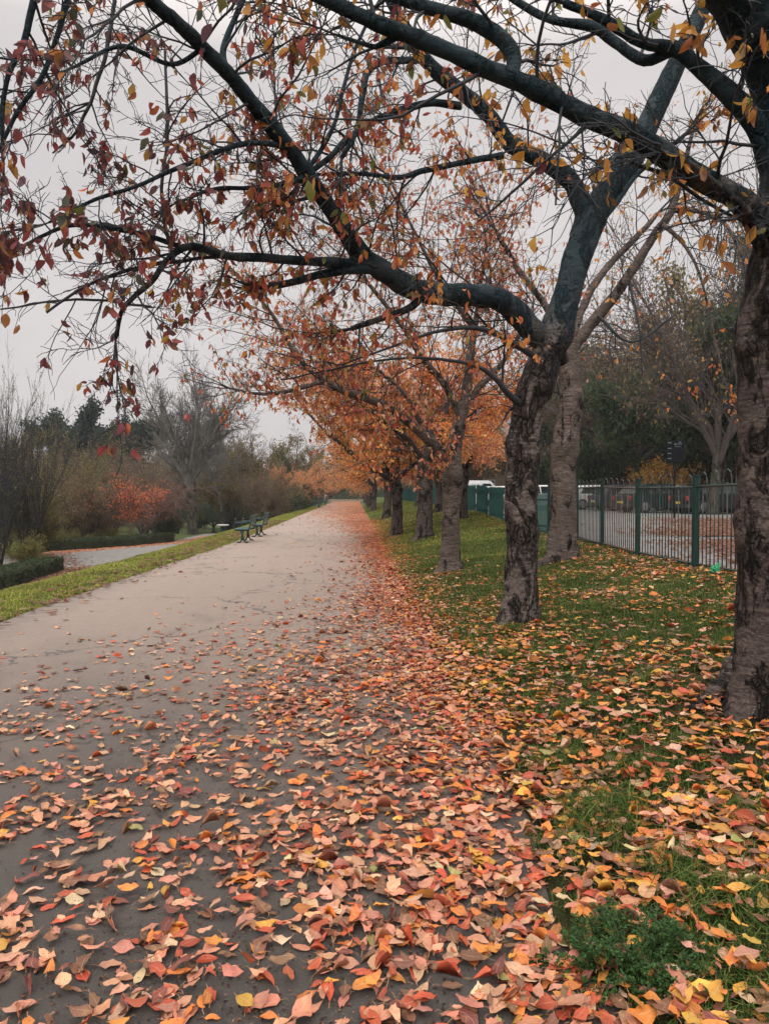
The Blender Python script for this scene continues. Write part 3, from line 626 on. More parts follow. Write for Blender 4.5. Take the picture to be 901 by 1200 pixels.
# --- the rest of the avenue: grown prototypes
def cherry_proto(label, seed, pal, leafp, nper, h=1.9, rb=.17, lean=-.3, Lr=(.07, .11)):
    root = thing('cherry_tree', label, 'tree', (0, 0, 0), 0, GA); g = random.Random(seed)
    P = [Vector((0, 0, -.1)), Vector((0, 0, .15)), Vector((.02, 0, h*.5)), Vector((g.uniform(-.08, .08), 0, h))]
    obj('trunk', trunkmesh('trunk', [tuple(p) for p in P], [rb*1.9, rb*1.15, rb*.95, rb*1.05], (0, 0, 0), [(np.array([rb, 0, h*.8]), .25, .05)], 20, .09), root)
    G = Grow(seed)
    PR = dict(n=[8, 6, 4, 3], wob=[.16, .2, .22, .2], grav=[-.012, -.005, -.01, -.02], k=[8, 4, 3, 3], kids=[9, 7, 5], ang=[R(45), R(48), R(50)], lift=[.1, .05, 0], len=[.52, .5, .5], rad=[.5, .5, .6],
              rmin=.004, tap=.35, leaf_lvl=2, leaves=2, leafp=leafp, **{'from': [.25, .15, .15]})
    nl = 6
    for i in range(nl):
        a = math.pi*2*i/nl+g.uniform(-.3, .3); wx = math.cos(a)+lean; e = g.uniform(.75, 1.1)
        d = Vector((wx, math.sin(a), e)).normalized(); tb = Tubes()
        L = 2.4*(1+.35*max(0, -math.cos(a)))*g.uniform(.85, 1.15)
        st_ = G.tw; G.br(Vector(P[-1])+Vector((0, 0, -.12)), d, L, rb*.5, 0, PR, tb)
        obj('limb', tb.mesh('limb', M['midlimb']), root)
    obj('twigs', G.tw.mesh('twigs', M['twig_far']), root)
    obj('foliage', leafcloud('foliage', G.leaf, nper, .05, Lr, .55, pal, M['tleaf'], seed, .4), root)
    return root
protos = {'o': (101, ORANGE+[(1, (.68, .42, .12))], .74, 3), 'g': (102, GOLD+ORANGE+[(1.5, (.25, .25, .07))], .9, 3), 's': (103, SALMON+ORANGE[:1]+GOLD[:2], 1, 2), 'm': (104, ORANGE+SALMON, .9, 2)}
built = {}
av = [('g', 1.42, 24.6, 1.0, 3.6, 'thin cherry with golden leaves, its stem forking low before a stouter trunk'),
      ('o', 2.0, 21.0, 1.22, 3.4, 'stout dark-trunked cherry behind the slim front row cherry, bright orange crown'),
      ('m', 3.75, 25.5, .95, 2.2, 'leaning cherry close beside the green palisade, its fork showing past the slim trunk'),
      ('g', 3.65, 32, .9, 5.0, 'cherry with yellowing crown high on the bank beside the far palisade'),
      ('o', 1.7, 38, 1.15, .6, 'broad grey cherry trunk at the path side, left of the thin golden cherry'),
      ('g', 3.9, 45, .95, 1.8, 'pale straight cherry trunk high on the bank among the far trees'),
      ('s', 1.45, 55, 1.05, 2.9, 'salmon-leaved cherry beside the path, next beyond the broad grey trunk'),
      ('m', 3.3, 60, 1.0, 4.1, 'far cherry of the back row between salmon and gold crowns'),
      ('s', 1.4, 68, 1.0, 5.2, 'pinkish far cherry half hidden behind its nearer neighbour by the path'),
      ('s', 1.5, 82, 1.0, 1.2, 'pinkish cherry near the end of the path, third from last in the row'),
      ('o', 1.5, 97, 1.0, 2.0, 'orange-pink cherry near the end of the path, second to last in the row'),
      ('s', 1.6, 113, 1.0, 0.3, 'last cherry of the row where the path ends')]
for kd, x, y, s, rz, lab in av:
    loc = (x, y, T(x, y)-.03)
    if kd not in built:
        sd, pal, lp, npr = protos[kd]; built[kd] = cherry_proto(lab, sd, pal, lp, npr); built[kd].location = loc; built[kd].scale = (s,)*3; built[kd]['lean'] = 1
    else:
        flip = -1 if rnd.random() < .5 else 1
        dup(built[kd], loc, rnd.uniform(-.5, .5), (s, s*flip, s*rnd.uniform(.94, 1.05)), lab, GA)
# cherries of the left side far along the path
GL = 'trees on the left side of the path'
for kd, x, y, s, lab in (('s', -5.2, 70, 1.0, 'salmon-leaved cherry left of the path, its trunk pale behind the far benches'), ('m', -5.4, 88, 1.05, 'orange and salmon cherry left of the path beyond the far benches'), ('s', -5.2, 108, 1.05, 'farthest cherry on the left side, arching over the end of the path')):
    dup(built[kd], (x, y, T(x, y)-.03), math.pi+rnd.uniform(-.3, .3), s, lab, GL)

# ------------------------------------------------------------------ background trees
def bg_proto(name, label, cat, seed, H, trunk_h, rb, P, pal, mt_tw, nper, Lr, spread, asp=.5, nl=1, down=.3, d0=None, bark_m='oldbark', stems=None, S=0, group=None, leader=1.0, LF=.5):
    root = thing(name, label, cat, (0, 0, 0), 0, group); G = Grow(seed); g = G.g; tb = Tubes()
    if stems:
        for i in range(stems):
            a = i/stems*6.283+g.random(); d = Vector((math.cos(a)*.45, math.sin(a)*.45, 1))
            G.br(Vector((math.cos(a)*.15, math.sin(a)*.15, -.1)), d, H*g.uniform(.42, .6), rb*g.uniform(.6, 1), 0, P, tb)
    else:
        pts = [Vector((0, 0, -.2)), Vector((0, 0, .2)), Vector((g.uniform(-.1, .1), g.uniform(-.1, .1), trunk_h*.6)), Vector((g.uniform(-.2, .2), 0, trunk_h))]
        tb.add(*[np.array(q) for q in crom([tuple(p) for p in pts], [rb*1.7, rb*1.1, rb*.9, rb*.75], .3)], 12)
        for i in range(nl):
            a = i/nl*6.283+g.uniform(-.3, .3); e = d0 if d0 else 1.3
            d = Vector((math.cos(a), math.sin(a), e*g.uniform(.8, 1.3))).normalized()
            G.br(pts[-1]-Vector((0, 0, g.uniform(0, trunk_h*.35))), d, (H-trunk_h)*LF*g.uniform(.85, 1.15), rb*.55, 0, P)
        if leader: G.br(pts[-1], Vector((0, 0, 1)), (H-trunk_h)*.55*leader, rb*.7, 0, P)
    obj('trunk', tb.mesh('trunk', M[bark_m]), root)
    obj('branches', G.tw.mesh('branches', M[mt_tw]), root)
    if G.leaf and nper: obj('foliage', leafcloud('foliage', G.leaf, nper, spread, Lr, asp, pal, M['tleaf'], seed, down), root)
    return root
def PP(kids, ln, lift, wob, rmin, leaves, lvls=4, grav=None, ang=(40, 42, 45), k=(6, 4, 3, 3, 3), leafp=1, tap=.35):
    return dict(n=[6, 5, 4, 3, 3][:lvls], wob=[wob]*lvls, grav=grav or [.02]*lvls, k=list(k[:lvls]), kids=kids, ang=[R(a) for a in ang][:lvls-1]+[R(45)]*(lvls-4 if lvls > 4 else 0), lift=[lift]*(lvls-1), len=ln,
                rad=[.5, .5, .6, .6], rmin=rmin, tap=tap, leaf_lvl=lvls-1, leaves=leaves, leafp=leafp, **{'from': [.15]*lvls})
GB = 'park trees and shrubs left of the path'; GR = 'trees and shrubs beyond the car park'
PB = {}
PB['bare'] = lambda lab, grp: bg_proto('bare_tree', lab, 'tree', 201, 12.2, 3.2, .33, PP([7, 7, 6, 5], [.55, .55, .55, .55], .06, .12, .010, 0, 5, [.03, .01, .0, -.01, -.02], (40, 42, 42, 42)), None, 'twig_grey', 0, None, 0, nl=7, d0=1.25, LF=.46, leader=.9, group=grp)
PB['scrub'] = lambda lab, grp: bg_proto('scrub_tree', lab, 'tree', 202, 7, 1, .11, PP([9, 7, 6], [.55, .55, .55], .1, .2, .009, 3, 4), OLIVE, 'twig_far', 2, (.07, .14), .10, stems=7, group=grp)
PB['brownscrub'] = lambda lab, grp: bg_proto('scrub_tree', lab, 'tree', 203, 6.5, 1, .10, PP([10, 8, 6], [.55, .55, .5], .05, .22, .009, 2, 4), BROWN, 'twig_far', 2, (.06, .12), .12, stems=8, group=grp)
PB['leafy'] = lambda lab, grp: bg_proto('leafy_tree', lab, 'tree', 204, 9, 1.6, .2, PP([8, 7, 5], [.5, .5, .5], .08, .2, .012, 4, 4), OLIVE+[(2, (.2, .13, .04))], 'twig_far', 3, (.10, .2), .16, nl=5, d0=.8, group=grp)
PB['ever'] = lambda lab, grp: bg_proto('evergreen_tree', lab, 'tree', 205, 8, 1.2, .22, PP([9, 7, 5], [.5, .5, .5], .05, .18, .012, 5, 4), DGREEN, 'twig_far', 4, (.10, .2), .15, nl=6, d0=.6, group=grp)
PB['pine'] = lambda lab, grp: bg_proto('cedar_tree', lab, 'tree', 206, 13, 6, .4, PP([8, 7, 5], [.45, .4, .4], .05, .12, .02, 6, 4, [.04, .03, 0, 0]), BGREEN, 'twig_far', 5, (.22, .4), .28, nl=9, d0=.42, leader=.35, LF=.62, group=grp)
PB['willow'] = lambda lab, grp: bg_proto('drooping_tree', lab, 'tree', 207, 8.5, 1.8, .22, PP([8, 7, 6], [.5, .6, .7], .1, .14, .009, 3, 4, [0, -.06, -.16, -.25]), OLIVE+BROWN, 'twig_far', 2, (.08, .16), .08, nl=6, d0=.9, down=.9, group=grp)
PB['bushy'] = lambda lab, grp: bg_proto('upright_bare_shrub', lab, 'shrub', 208, 7.2, 1, .07, PP([8, 7, 5], [.55, .5, .5], .3, .12, .006, .5, 4, [.05, .04, .03, .02], (26, 30, 34)), OLIVE, 'twig', 1, (.06, .1), .05, stems=9, group=grp)
PB['fineb'] = lambda lab, grp: bg_proto('twiggy_tree', lab, 'tree', 209, 8.5, 1.4, .16, PP([9, 8, 7], [.55, .55, .55], .12, .18, .008, .7, 4, [.02, .01, 0, 0], (38, 42, 48)), BROWN, 'twig_far', 2, (.06, .12), .08, nl=6, d0=1.0, group=grp)
PB['yshrub'] = lambda lab, grp: bg_proto('golden_shrub', lab, 'shrub', 210, 2.6, 1, .04, PP([7, 6], [.55, .55], .1, .2, .006, 5, 3), GOLD+[(3, (.5, .36, .08))], 'twig_far', 4, (.06, .12), .09, stems=7, group=grp)
PB['dshrub'] = lambda lab, grp: bg_proto('evergreen_shrub', lab, 'shrub', 211, 2.6, 1, .04, PP([7, 6], [.55, .55], .05, .2, .006, 6, 3), DGREEN, 'twig_far', 4, (.07, .13), .1, stems=7, group=grp)
PB['yolive'] = lambda lab, grp: bg_proto('pale_shrub', lab, 'shrub', 212, 2.6, 1, .03, PP([7, 6], [.55, .55], .1, .2, .006, 5, 3), [(4, (.24, .22, .06)), (3, (.16, .17, .045)), (1, (.32, .27, .10))], 'twig_far', 4, (.05, .10), .09, stems=8, group=grp)
made = {}
def place(kind, x, y, s, lab, grp, sz=None, rz=None):
    z = T(x, y); sz = sz or s; rz = rnd.uniform(0, 6.28) if rz is None else rz
    if kind not in made:
        made[kind] = PB[kind](lab, grp); r = made[kind]; r.location = (x, y, z); r.scale = (s, s, sz); r.rotation_euler = (0, 0, rz); return r
    return dup(made[kind], (x, y, z), rz, (s, s, sz), lab, grp)
def pxy(p, Y): return at(p, 578, Y)[0]
L_ = [ # kind, px, Y, scale, zscale, label
 ('bare', 226, 53.7, 1.08, 1.2, 'tall bare grey tree with a wide rounded crown above the low hedge'),
 ('bare', 262, 66, .8, .98, 'second bare tree, half behind the tall rounded one and slightly right of it'),
 ('bushy', -4, 25, .62, 1.0, 'dark upright bare shrub at the left edge behind the clipped hedge'),
 ('bushy', 32, 28, .55, .98, 'dark upright bare shrub just right of the one at the left edge'),
 ('bushy', -48, 27, .75, 1.1, 'dark bare shrub cut off by the left edge of the photo'),
 ('scrub', 40, 29.5, .52, .52, 'yellow-leaved leaning scrub behind the end of the near hedge'),
 ('scrub', 5, 33, .7, .6, 'olive scrub tree low at the left edge behind the bare shrubs'),
 ('brownscrub', 95, 40, .72, .62, 'brown twiggy scrub tree left of the red weeping shrub'),
 ('scrub', 70, 47, .95, .8, 'olive scrub tree under the dark green cedar'),
 ('brownscrub', 130, 52, 1.0, .85, 'brown scrub tree directly behind the red weeping shrub'),
 ('fineb', 30, 52, .9, .75, 'twiggy brown tree behind the dark bare shrubs'),
 ('fineb', 110, 60, 1.0, .85, 'twiggy grey-brown tree below the cedar crown'),
 ('brownscrub', 185, 62, 1.1, .95, 'brown scrub tree left of the tall bare trunk'),
 ('scrub', 205, 72, 1.1, 1.1, 'olive scrub tree behind the tall bare trunk'),
 ('pine', 112, 84, 1.15, 1.3, 'dark green cedar with a flat dome rising above the scrub'),
 ('willow', 300, 62, 1.0, .95, 'drooping olive-brown tree right of the two bare trees'),
 ('leafy', 275, 75, 1.0, 1.0, 'olive leafy tree behind the benches, right of the second bare tree'),
 ('willow', 345, 80, 1.05, 1.05, 'drooping brown tree nearest the left side of the far path'),
 ('brownscrub', 318, 55, .75, .62, 'rust-brown rounded scrub tree just above the benches'),
 ('ever', 330, 72, .75, .8, 'dark evergreen between the two drooping trees'),
 ('ever', 295, 90, 1.0, 1.0, 'dark evergreen behind the olive leafy tree'),
 ('ever', 250, 82, .7, .6, 'low dark evergreen beneath the second bare tree'),
 ('dshrub', 196, 44, 1.0, .9, 'dark evergreen bush under the arching stems of the red shrub'),
 ('dshrub', 275, 80, 1.5, 1.5, 'dark evergreen bush behind the two people'),
 ('dshrub', 300, 64, 1.2, 1.1, 'dark evergreen bush at the foot of the drooping tree'),
 ('dshrub', 335, 66, 1.3, 1.2, 'dark evergreen bush at the foot of the right drooping tree'),
 ('yolive', 32, 26.2, .62, .5, 'pale yellow-green shrub behind the near clipped hedge'),
 ('yolive', 78, 38.5, .9, .45, 'low yellow-green shrub behind the left end of the long clipped hedge'),
 ('yolive', 118, 40.5, .9, .45, 'low yellow-green shrub behind the middle of the long clipped hedge'),
 ('brownscrub', 168, 70, 1.3, 1.25, 'brown scrub tree hiding the wall of the slate-roofed building'),
 ('scrub', 132, 74, 1.3, 1.3, 'olive scrub tree below the right side of the cedar'),
 ('fineb', 78, 70, 1.2, 1.05, 'twiggy brown tree below the left side of the cedar'),
 ('leafy', 20, 66, 1.1, 1.0, 'olive leafy tree far behind the bare shrubs at the left edge'),
 ('brownscrub', 232, 95, 1.6, 1.5, 'brown scrub tree far behind the tall bare trunk'),
 ('leafy', 318, 84, 1.15, 1.2, 'tall olive leafy tree between the drooping trees'),
 ('willow', 268, 92, 1.2, 1.25, 'drooping brown tree far behind the second bare tree'),
 ('leafy', 372, 112, 1.0, 1.0, 'olive leafy tree at the far left corner of the path end'),
 ('ever', 392, 139, 1.1, .9, 'dark evergreen closing the end of the path on the left'),
 ('ever', 410, 141, 1.2, 1.0, 'dark evergreen closing the end of the path in the middle'),
 ('ever', 432, 139, 1.1, .95, 'dark evergreen closing the end of the path on the right'),
 ('ever', 368, 140, 1.2, 1.1, 'dark evergreen behind the left corner of the path end'),
]
for kd, p, Y, s, sz, lab in L_:
    if Y > 39 and kd not in ('dshrub', 'pine', 'yolive') and not kd == 'bare': sz *= 1.22
    place(kd, pxy(p, Y), Y, s, lab, GB, sz)
for kd, p, Y, s, sz, lab in [
 ('ever', 855, 37, 1.4, 1.9, 'dark green evergreen rising beside the big right trunk'),
 ('ever', 915, 38, 1.3, 1.7, 'dark green evergreen half hidden by the big right trunk'),
 ('fineb', 835, 33, 1.5, 2.2, 'tall twiggy tree spreading left from beside the big right trunk'),
 ('fineb', 790, 50, 2.1, 2.0, 'twiggy brown tree behind the black sign'),
 ('fineb', 732, 50, 1.9, 1.75, 'twiggy brown tree left of the black sign'),
 ('leafy', 830, 50, 1.9, 2.1, 'olive leafy tree between the sign and the evergreens'),
 ('scrub', 765, 56, 2.2, 2.1, 'olive scrub tree behind the twiggy brown trees'),
 ('ever', 712, 52, 1.4, 1.4, 'dark evergreen low behind the smooth cherry trunk'),
 ('ever', 752, 54, 1.4, 1.4, 'dark evergreen left of the sign behind the parked cars'),
 ('leafy', 695, 60, 1.8, 2.0, 'olive leafy tree just right of the smooth cherry trunk'),
 ('brownscrub', 690, 56, 1.5, 1.3, 'brown scrub tree beside the smooth cherry trunk'),
 ('yshrub', 802, 47, 2.0, 1.75, 'golden yellow shrub glowing below the black sign'),
 ('yshrub', 774, 48, 1.6, 1.45, 'smaller golden shrub left of the sign pole'),
 ('leafy', 645, 62, 1.6, 1.7, 'olive leafy tree seen between the two near trunks'),
 ('ever', 640, 60, .6, .55, 'dark evergreen seen low between the two near trunks'),
 ('scrub', 575, 85, 1.3, 1.1, 'olive scrub tree rising behind the stone house'),
 ('leafy', 500, 75, 1.4, 1.4, 'olive leafy tree behind the palisade at the middle of the row'),
 ('leafy', 535, 64, 1.2, 1.3, 'olive leafy tree left of the stone house')]:
    place(kd, pxy(p, Y), Y, s, lab, GR, sz)
# weeping red shrub
def red_shrub():
    x, y = pxy(180, 41.5), 41.5
    root = thing('weeping_shrub', 'low weeping shrub with bright orange-red leaves and pale arching bare stems', 'shrub', (x, y, T(x, y)))
    G = Grow(301); g = G.g; tb = Tubes()
    P = PP([9, 7, 5], [.6, .6, .6], .0, .16, .008, 1, 4, [-.05, -.10, -.16, -.15], (45, 45, 45))
    tb.add([Vector((0, 0, -.1)), Vector((0, .05, .6)), Vector((.05, 0, 1.2))], [.12, .1, .08], 8)
    for i in range(9):
        a = i/9*6.283+g.random()*.4; G.br(Vector((0, 0, 1.1)), Vector((math.cos(a), math.sin(a), 1.5)).normalized(), 2.1*g.uniform(.8, 1.1), .05, 0, P)
    obj('trunk', tb.mesh('trunk', M['oldbark']), root); obj('branches', G.tw.mesh('branches', M['twig_red']), root)
    lf = [p for p in G.leaf if (p.x < .5+.3*g.gauss(0, 1) and p.z > 1.5+.35*g.gauss(0, 1)+.25*p.x and mnoise.noise(p*1.7) > -.08)]
    obj('foliage', leafcloud('foliage', lf, 2, .09, (.07, .13), .55, [(5, (.80, .19, .06)), (3, (.80, .26, .09)), (1, (.6, .12, .06))], M['tleaf'], 5), root)
    root.scale = (1.0, 1.0, 1.0)
red_shrub()
# far woodland
def woodland(name, n, xr, yr, pal, seed, hr=(5, 10)):
    g = np.random.default_rng(seed); Ps, Cs = [], []
    tb = Tubes()
    for i in range(n):
        x = g.uniform(*xr); y = g.uniform(*yr); z = T(x, y); h = g.uniform(*hr); k = 260
        q = norm(g.normal(0, 1, (k, 3)))*g.uniform(.55, 1, (k, 1))*np.array([h*.42, h*.42, h*.45])
        q[:, 2] += h*.5; q *= (1+.25*np.sin(q[:, :1]*2.1+i)); Ps.append(q+np.array([x, y, z])); c0 = pick(pal, 1, g, .25)[0]; Cs.append(np.clip(c0*(1+g.normal(0, .25, (k, 1))), .01, .5))
        tb.add([(x, y, z-.2), (x, y, z+h*.35), (x+.2, y, z+h*.8)], [.2, .15, .05], 5)
    P = np.concatenate(Ps); C = np.concatenate(Cs); n_ = len(P); L = g.uniform(.5, 1.2, n_)
    o = obj(name, diamonds(name, P, g.normal(0, 1, (n_, 3)), g.normal(0, 1, (n_, 3)), L, L*.6, C, M['tleaf'])); tag(o, kind='stuff')
    t = tb.mesh('w', M['oldbark']); to = obj('trunks', t, o); to['kind'] = 'stuff'
    return o
woodland('hillside_woodland', 420, (-190, -16), (120, 330), [(3, (.10, .085, .06)), (2, (.13, .10, .07)), (2, (.07, .08, .05)), (1, (.16, .12, .06))], 5)
woodland('far_woodland', 160, (-16, 60), (152, 230), [(3, (.06, .06, .04)), (2, (.09, .07, .05)), (2, (.04, .055, .035))], 6, (8, 12))
woodland('boundary_woodland', 110, (10, 100), (78, 110), [(3, (.08, .075, .05)), (2, (.11, .09, .06)), (2, (.04, .055, .03))], 7, (7, 11))

# ------------------------------------------------------------------ clipped hedges
def hedge(label, pts, w, h, seed):
    n = len(pts); g = np.random.default_rng(seed); bx, by = pts[0]; base = np.array([bx, by, T(bx, by)])
    root = thing('clipped_hedge', label, 'hedge', tuple(base), 0, 'clipped box hedges')
    P = np.array([(x, y, T(x, y)) for x, y in pts]); P, _ = crom(P, [1]*n, .3); d = norm(np.gradient(P, axis=0)); s = np.stack([d[:, 1], -d[:, 0], 0*d[:, 0]], 1); s = norm(s)
    prof = [(-w/2, -.1), (-w/2, h*.9), (-w/2+.05, h), (w/2-.05, h), (w/2, h*.9), (w/2, -.1)]
    V = np.array([[p+sd*a+np.array([0, 0, b_]) for a, b_ in prof] for p, sd in zip(P, s)]); V += rng.normal(0, .012, V.shape); k = len(prof)
    i = np.arange(len(P)*k).reshape(len(P), k); F = np.stack([i[:-1, :-1], i[:-1, 1:], i[1:, 1:], i[1:, :-1]], -1).reshape(-1, 4)
    F = np.vstack([F, [[i[0, 0], i[0, 1], i[0, 4], i[0, 5]], [i[0, 1], i[0, 2], i[0, 3], i[0, 4]], [i[-1, 0], i[-1, 1], i[-1, 4], i[-1, 5]], [i[-1, 1], i[-1, 2], i[-1, 3], i[-1, 4]]]])
    obj('core', mesh_np('core', V.reshape(-1, 3)-base, F, M['hcore']), root)
    nl = int(len(P)*900); idx = g.integers(0, len(P)-1, nl); f = g.random(nl)[:, None]; c = P[idx]*(1-f)+P[idx+1]*f; t = g.random(nl)*(2*h+w)
    a = np.where(t < h, -w/2, np.where(t < h+w, t-h-w/2, w/2)); bz = np.where(t < h, t, np.where(t < h+w, h, 2*h+w-t))
    Q = c+s[idx]*a[:, None]+np.stack([0*bz, 0*bz, bz], 1)+g.normal(0, .015, (nl, 3)); L = g.uniform(.03, .06, nl)
    pal = [(4, (.035, .058, .022)), (2, (.055, .085, .03)), (2, (.02, .035, .015)), (.6, (.12, .08, .04))]
    obj('foliage', diamonds('foliage', Q, g.normal(0, 1, (nl, 3)), g.normal(0, 1, (nl, 3)), L, L*.6, pick(pal, nl, g)[0], M['tleaf'], base), root)
M['hcore'] = simple('hedge_core', (.015, .022, .01), (.03, .045, .018), 20, .95)
hedge('near clipped hedge at the left edge below the dark bare shrubs', [(-9.1, 14), (-9.35, 19.4), (-9.7, 24)], .8, .44, 1)
hedge('long low clipped hedge in front of the red weeping shrub', [(-13.6, 32.2), (-12.3, 34.5), (-11.1, 37.5), (-10.3, 41.5)], .7, .52, 2)
hedge('dark hedge standing across the far end of the path', [(-7, 134), (0, 134.5), (7, 134)], 1.4, 2.4, 3)

# ------------------------------------------------------------------ fences
M['green'] = simple('green_paint', (.005, .028, .026), (.010, .045, .040), 5, .6, bs=.1, spec=.3)
M['greenbar'] = simple('weathered_green_paint', (.020, .050, .046), (.085, .085, .078), 9, .7, bs=.1, spec=.3)
M['rust'] = simple('rusty_bar_paint', (.06, .045, .038), (.10, .085, .075), 9, .7)
M['pale'] = simple('palisade_green', (.008, .065, .058), (.022, .105, .092), 14, .6, bs=.1, spec=.3)
XF = 4.6
fz = lambda y: T(XF, y)-.02
fence = thing('railing_fence', 'dark green bow-topped railings between the bank and the car park', 'fence', (XF, 3.8, fz(3.8)))
posts = [1.8, 3.8, 5.8, 7.8, 9.8, 11.84, 13.56, 15.16, 17.3]
def rel(p): return (p[0]-XF, p[1]-3.8, p[2]-fz(3.8))
for i, y in enumerate(posts):
    w = .032
    BM().box(-w, w, y-3.8-.04, y-3.8+.04, fz(y)-fz(3.8)-.2, fz(y)-fz(3.8)+1.27, .006).obj('post', M['green'], fence)
    BM().box(-w-.008, w+.008, y-3.8-.05, y-3.8+.05, fz(y)-fz(3.8)+1.271, fz(y)-fz(3.8)+1.285, .003).obj('post_cap', M['green'], fence)
for i in range(len(posts)-1):
    y0, y1 = posts[i]+.045, posts[i+1]-.045; n = 18; mt = M['rust'] if i in (5,) else M['greenbar']; bm = BM(); zz = lambda y: fz(y)-fz(3.8)
    for h in (.09, 1.13):
        bm.tube([(0, y0-3.8, zz(y0)+h), (0, y1-3.8, zz(y1)+h)], .017, 6)
    st_ = (y1-y0)/n; bars = [y0+st_*(j+.5) for j in range(n)]
    for j, y in enumerate(bars):
        yy = y-3.8; m3 = j % 3
        if m3 == 0 and j+2 < n:
            r_ = bars[j+2]-y; arc = [(0, yy, zz(y)+.04), (0, yy, zz(y)+1.17)]+[(0, yy+r_/2-r_/2*math.cos(a*math.pi/7), zz(y)+1.17+r_*.62*math.sin(a*math.pi/7)) for a in range(1, 7)]+[(0, yy+r_, zz(y)+1.17), (0, yy+r_, zz(y)+.04)]
            bm.tube(arc, .0085, 5)
        elif m3 == 1: bm.tube([(0, yy, zz(y)+.04), (0, yy, zz(y)+1.14)], .0085, 5)
        elif m3 == 0: bm.tube([(0, yy, zz(y)+.04), (0, yy, zz(y)+1.14)], .0085, 5)
    bm.obj('panel', mt, fence, True)
pf = thing('palisade_fence', 'bright green steel palisade with pointed pales continuing beyond the bow-topped railings', 'fence', (XF, 17.4, fz(17.4)))
y = 17.4; bm = None; zb = fz(17.4); k = 0
while y < 80:
    step = 2.6; y1 = y+step; bm = BM(); q = y+.06; h = .98
    while q < y1-.03:
        z0 = fz(q)-zb
        bm.prism([(0, 0)]*0+[(q-17.4-.034, z0+.02), (q-17.4+.034, z0+.02), (q-17.4+.034, z0+h+.04), (q-17.4, z0+h+.12), (q-17.4-.034, z0+h+.04)], -.007, .007) if False else None
        vs = [(-.012, -.034), (-.004, -.02), (-.004, .02), (-.012, .034), (.0, .022), (.0, -.022)]
        lo = [bm.bm.verts.new((a, q-17.4+b_*.85, z0+.04)) for a, b_ in vs]; hi = [bm.bm.verts.new((a, q-17.4+b_*.85, z0+h)) for a, b_ in vs]; tp = bm.bm.verts.new((-.004, q-17.4, z0+h+.09))
        for j in range(6): bm.bm.faces.new((lo[j], lo[(j+1) % 6], hi[(j+1) % 6], hi[j])); bm.bm.faces.new((hi[j], hi[(j+1) % 6], tp))
        q += .105
    bm.obj('panel', M['pale'], pf)
    b3 = BM()
    for hh in (.2, .84): b3.prism([(0, 0)]*0+[(0.002, fz(y)-zb+hh), (.035, fz(y)-zb+hh), (.035, fz(y)-zb+hh+.04), (.002, fz(y)-zb+hh+.04)], y-17.4, y1-17.4)
    b3.obj('rail', M['pale'], pf)
    BM().box(.04, .12, y-17.4-.04, y-17.4+.04, fz(y)-zb-.2, fz(y)-zb+1.02, .005).obj('post', M['pale'], pf)
    y = y1

# ------------------------------------------------------------------ benches
M['bench'] = simple('bench_green_paint', (.012, .060, .060), (.03, .10, .095), 8, .45)
M['iron'] = simple('dark_green_iron', (.008, .032, .032), (.016, .05, .05), 10, .5)
def bench(label, x, y, L=1.5):
    root = thing('park_bench', label, 'bench', (x, y, gz(np.float64(x), np.float64(y))+.0), 0, 'green park benches along the left path edge')
    b_ = BM()
    for i in range(4): b_.box(-.26+i*.11, -.26+i*.11+.085, 0, L, .43, .46, .008)
    b_.obj('seat', M['bench'], root)
    b_ = BM()
    for i in range(4): b_.box(-.015, .015, 0, L, .50+i*.1, .575+i*.1, .007, (Vector((.2, 0, .45)), __import__('mathutils').Matrix.Rotation(R(10), 3, 'Y')))
    for v in b_.bm.verts: v.co.x += .2+.02
    b_.obj('backrest', M['bench'], root)
    for yy in (.12, L-.12):
        b_ = BM(); b_.tube([(-.05, yy, 0.42), (-.02, yy, .25), (-.03, yy, .12), (-.08, yy, .03), (-.2, yy, .012)], [.035, .028, .028, .03, .016], 8)
        b_.tube([(0, yy, .42), (.0, yy, .25), (.02, yy, .12), (.08, yy, .03), (.19, yy, .012)], [.035, .028, .028, .03, .016], 8)
        b_.tube([(-.27, yy, .42), (0, yy, .405), (.2, yy, .42), (.25, yy, .6), (.31, yy, .9)], [.02, .03, .03, .022, .016], 8)
        b_.obj('leg', M['iron'], root, True)
        b_ = BM(); b_.tube([(.24, yy, .62), (.1, yy, .67), (-.2, yy, .67), (-.29, yy, .62), (-.29, yy, .53), (-.25, yy, .47)], .018, 8)
        b_.obj('armrest', M['iron'], root, True)
    root.scale = (.92, .92, .92)
    return root
bench('nearer of the two green benches close together at the left path edge', -3.35, 22.3)
bench('farther of the two green benches close together at the left path edge', -3.32, 25.4)
bench('small far green bench without anyone, on the left path edge', -3.6, 75, 1.6)
bench('far green bench with a seated person on the left path edge', -3.6, 92, 1.6)
bench('dark bench at the far right corner of the path end', .6, 127, 1.4)

# low wall at the end of the path
M['stone'] = simple('sandstone', (.22, .17, .13), (.34, .27, .21), 4, .9, bs=.3, bd=.01)
kw = thing('low_wall', 'low stone wall closing the far end of the path', 'wall', (0, 131, 0))
BM().box(-4.6, 1.6, 0, .35, -.1, .35, .02).obj('base', M['stone'], kw); BM().box(-4.7, 1.7, -.04, .39, .352, .43, .015).obj('coping', M['stone'], kw)

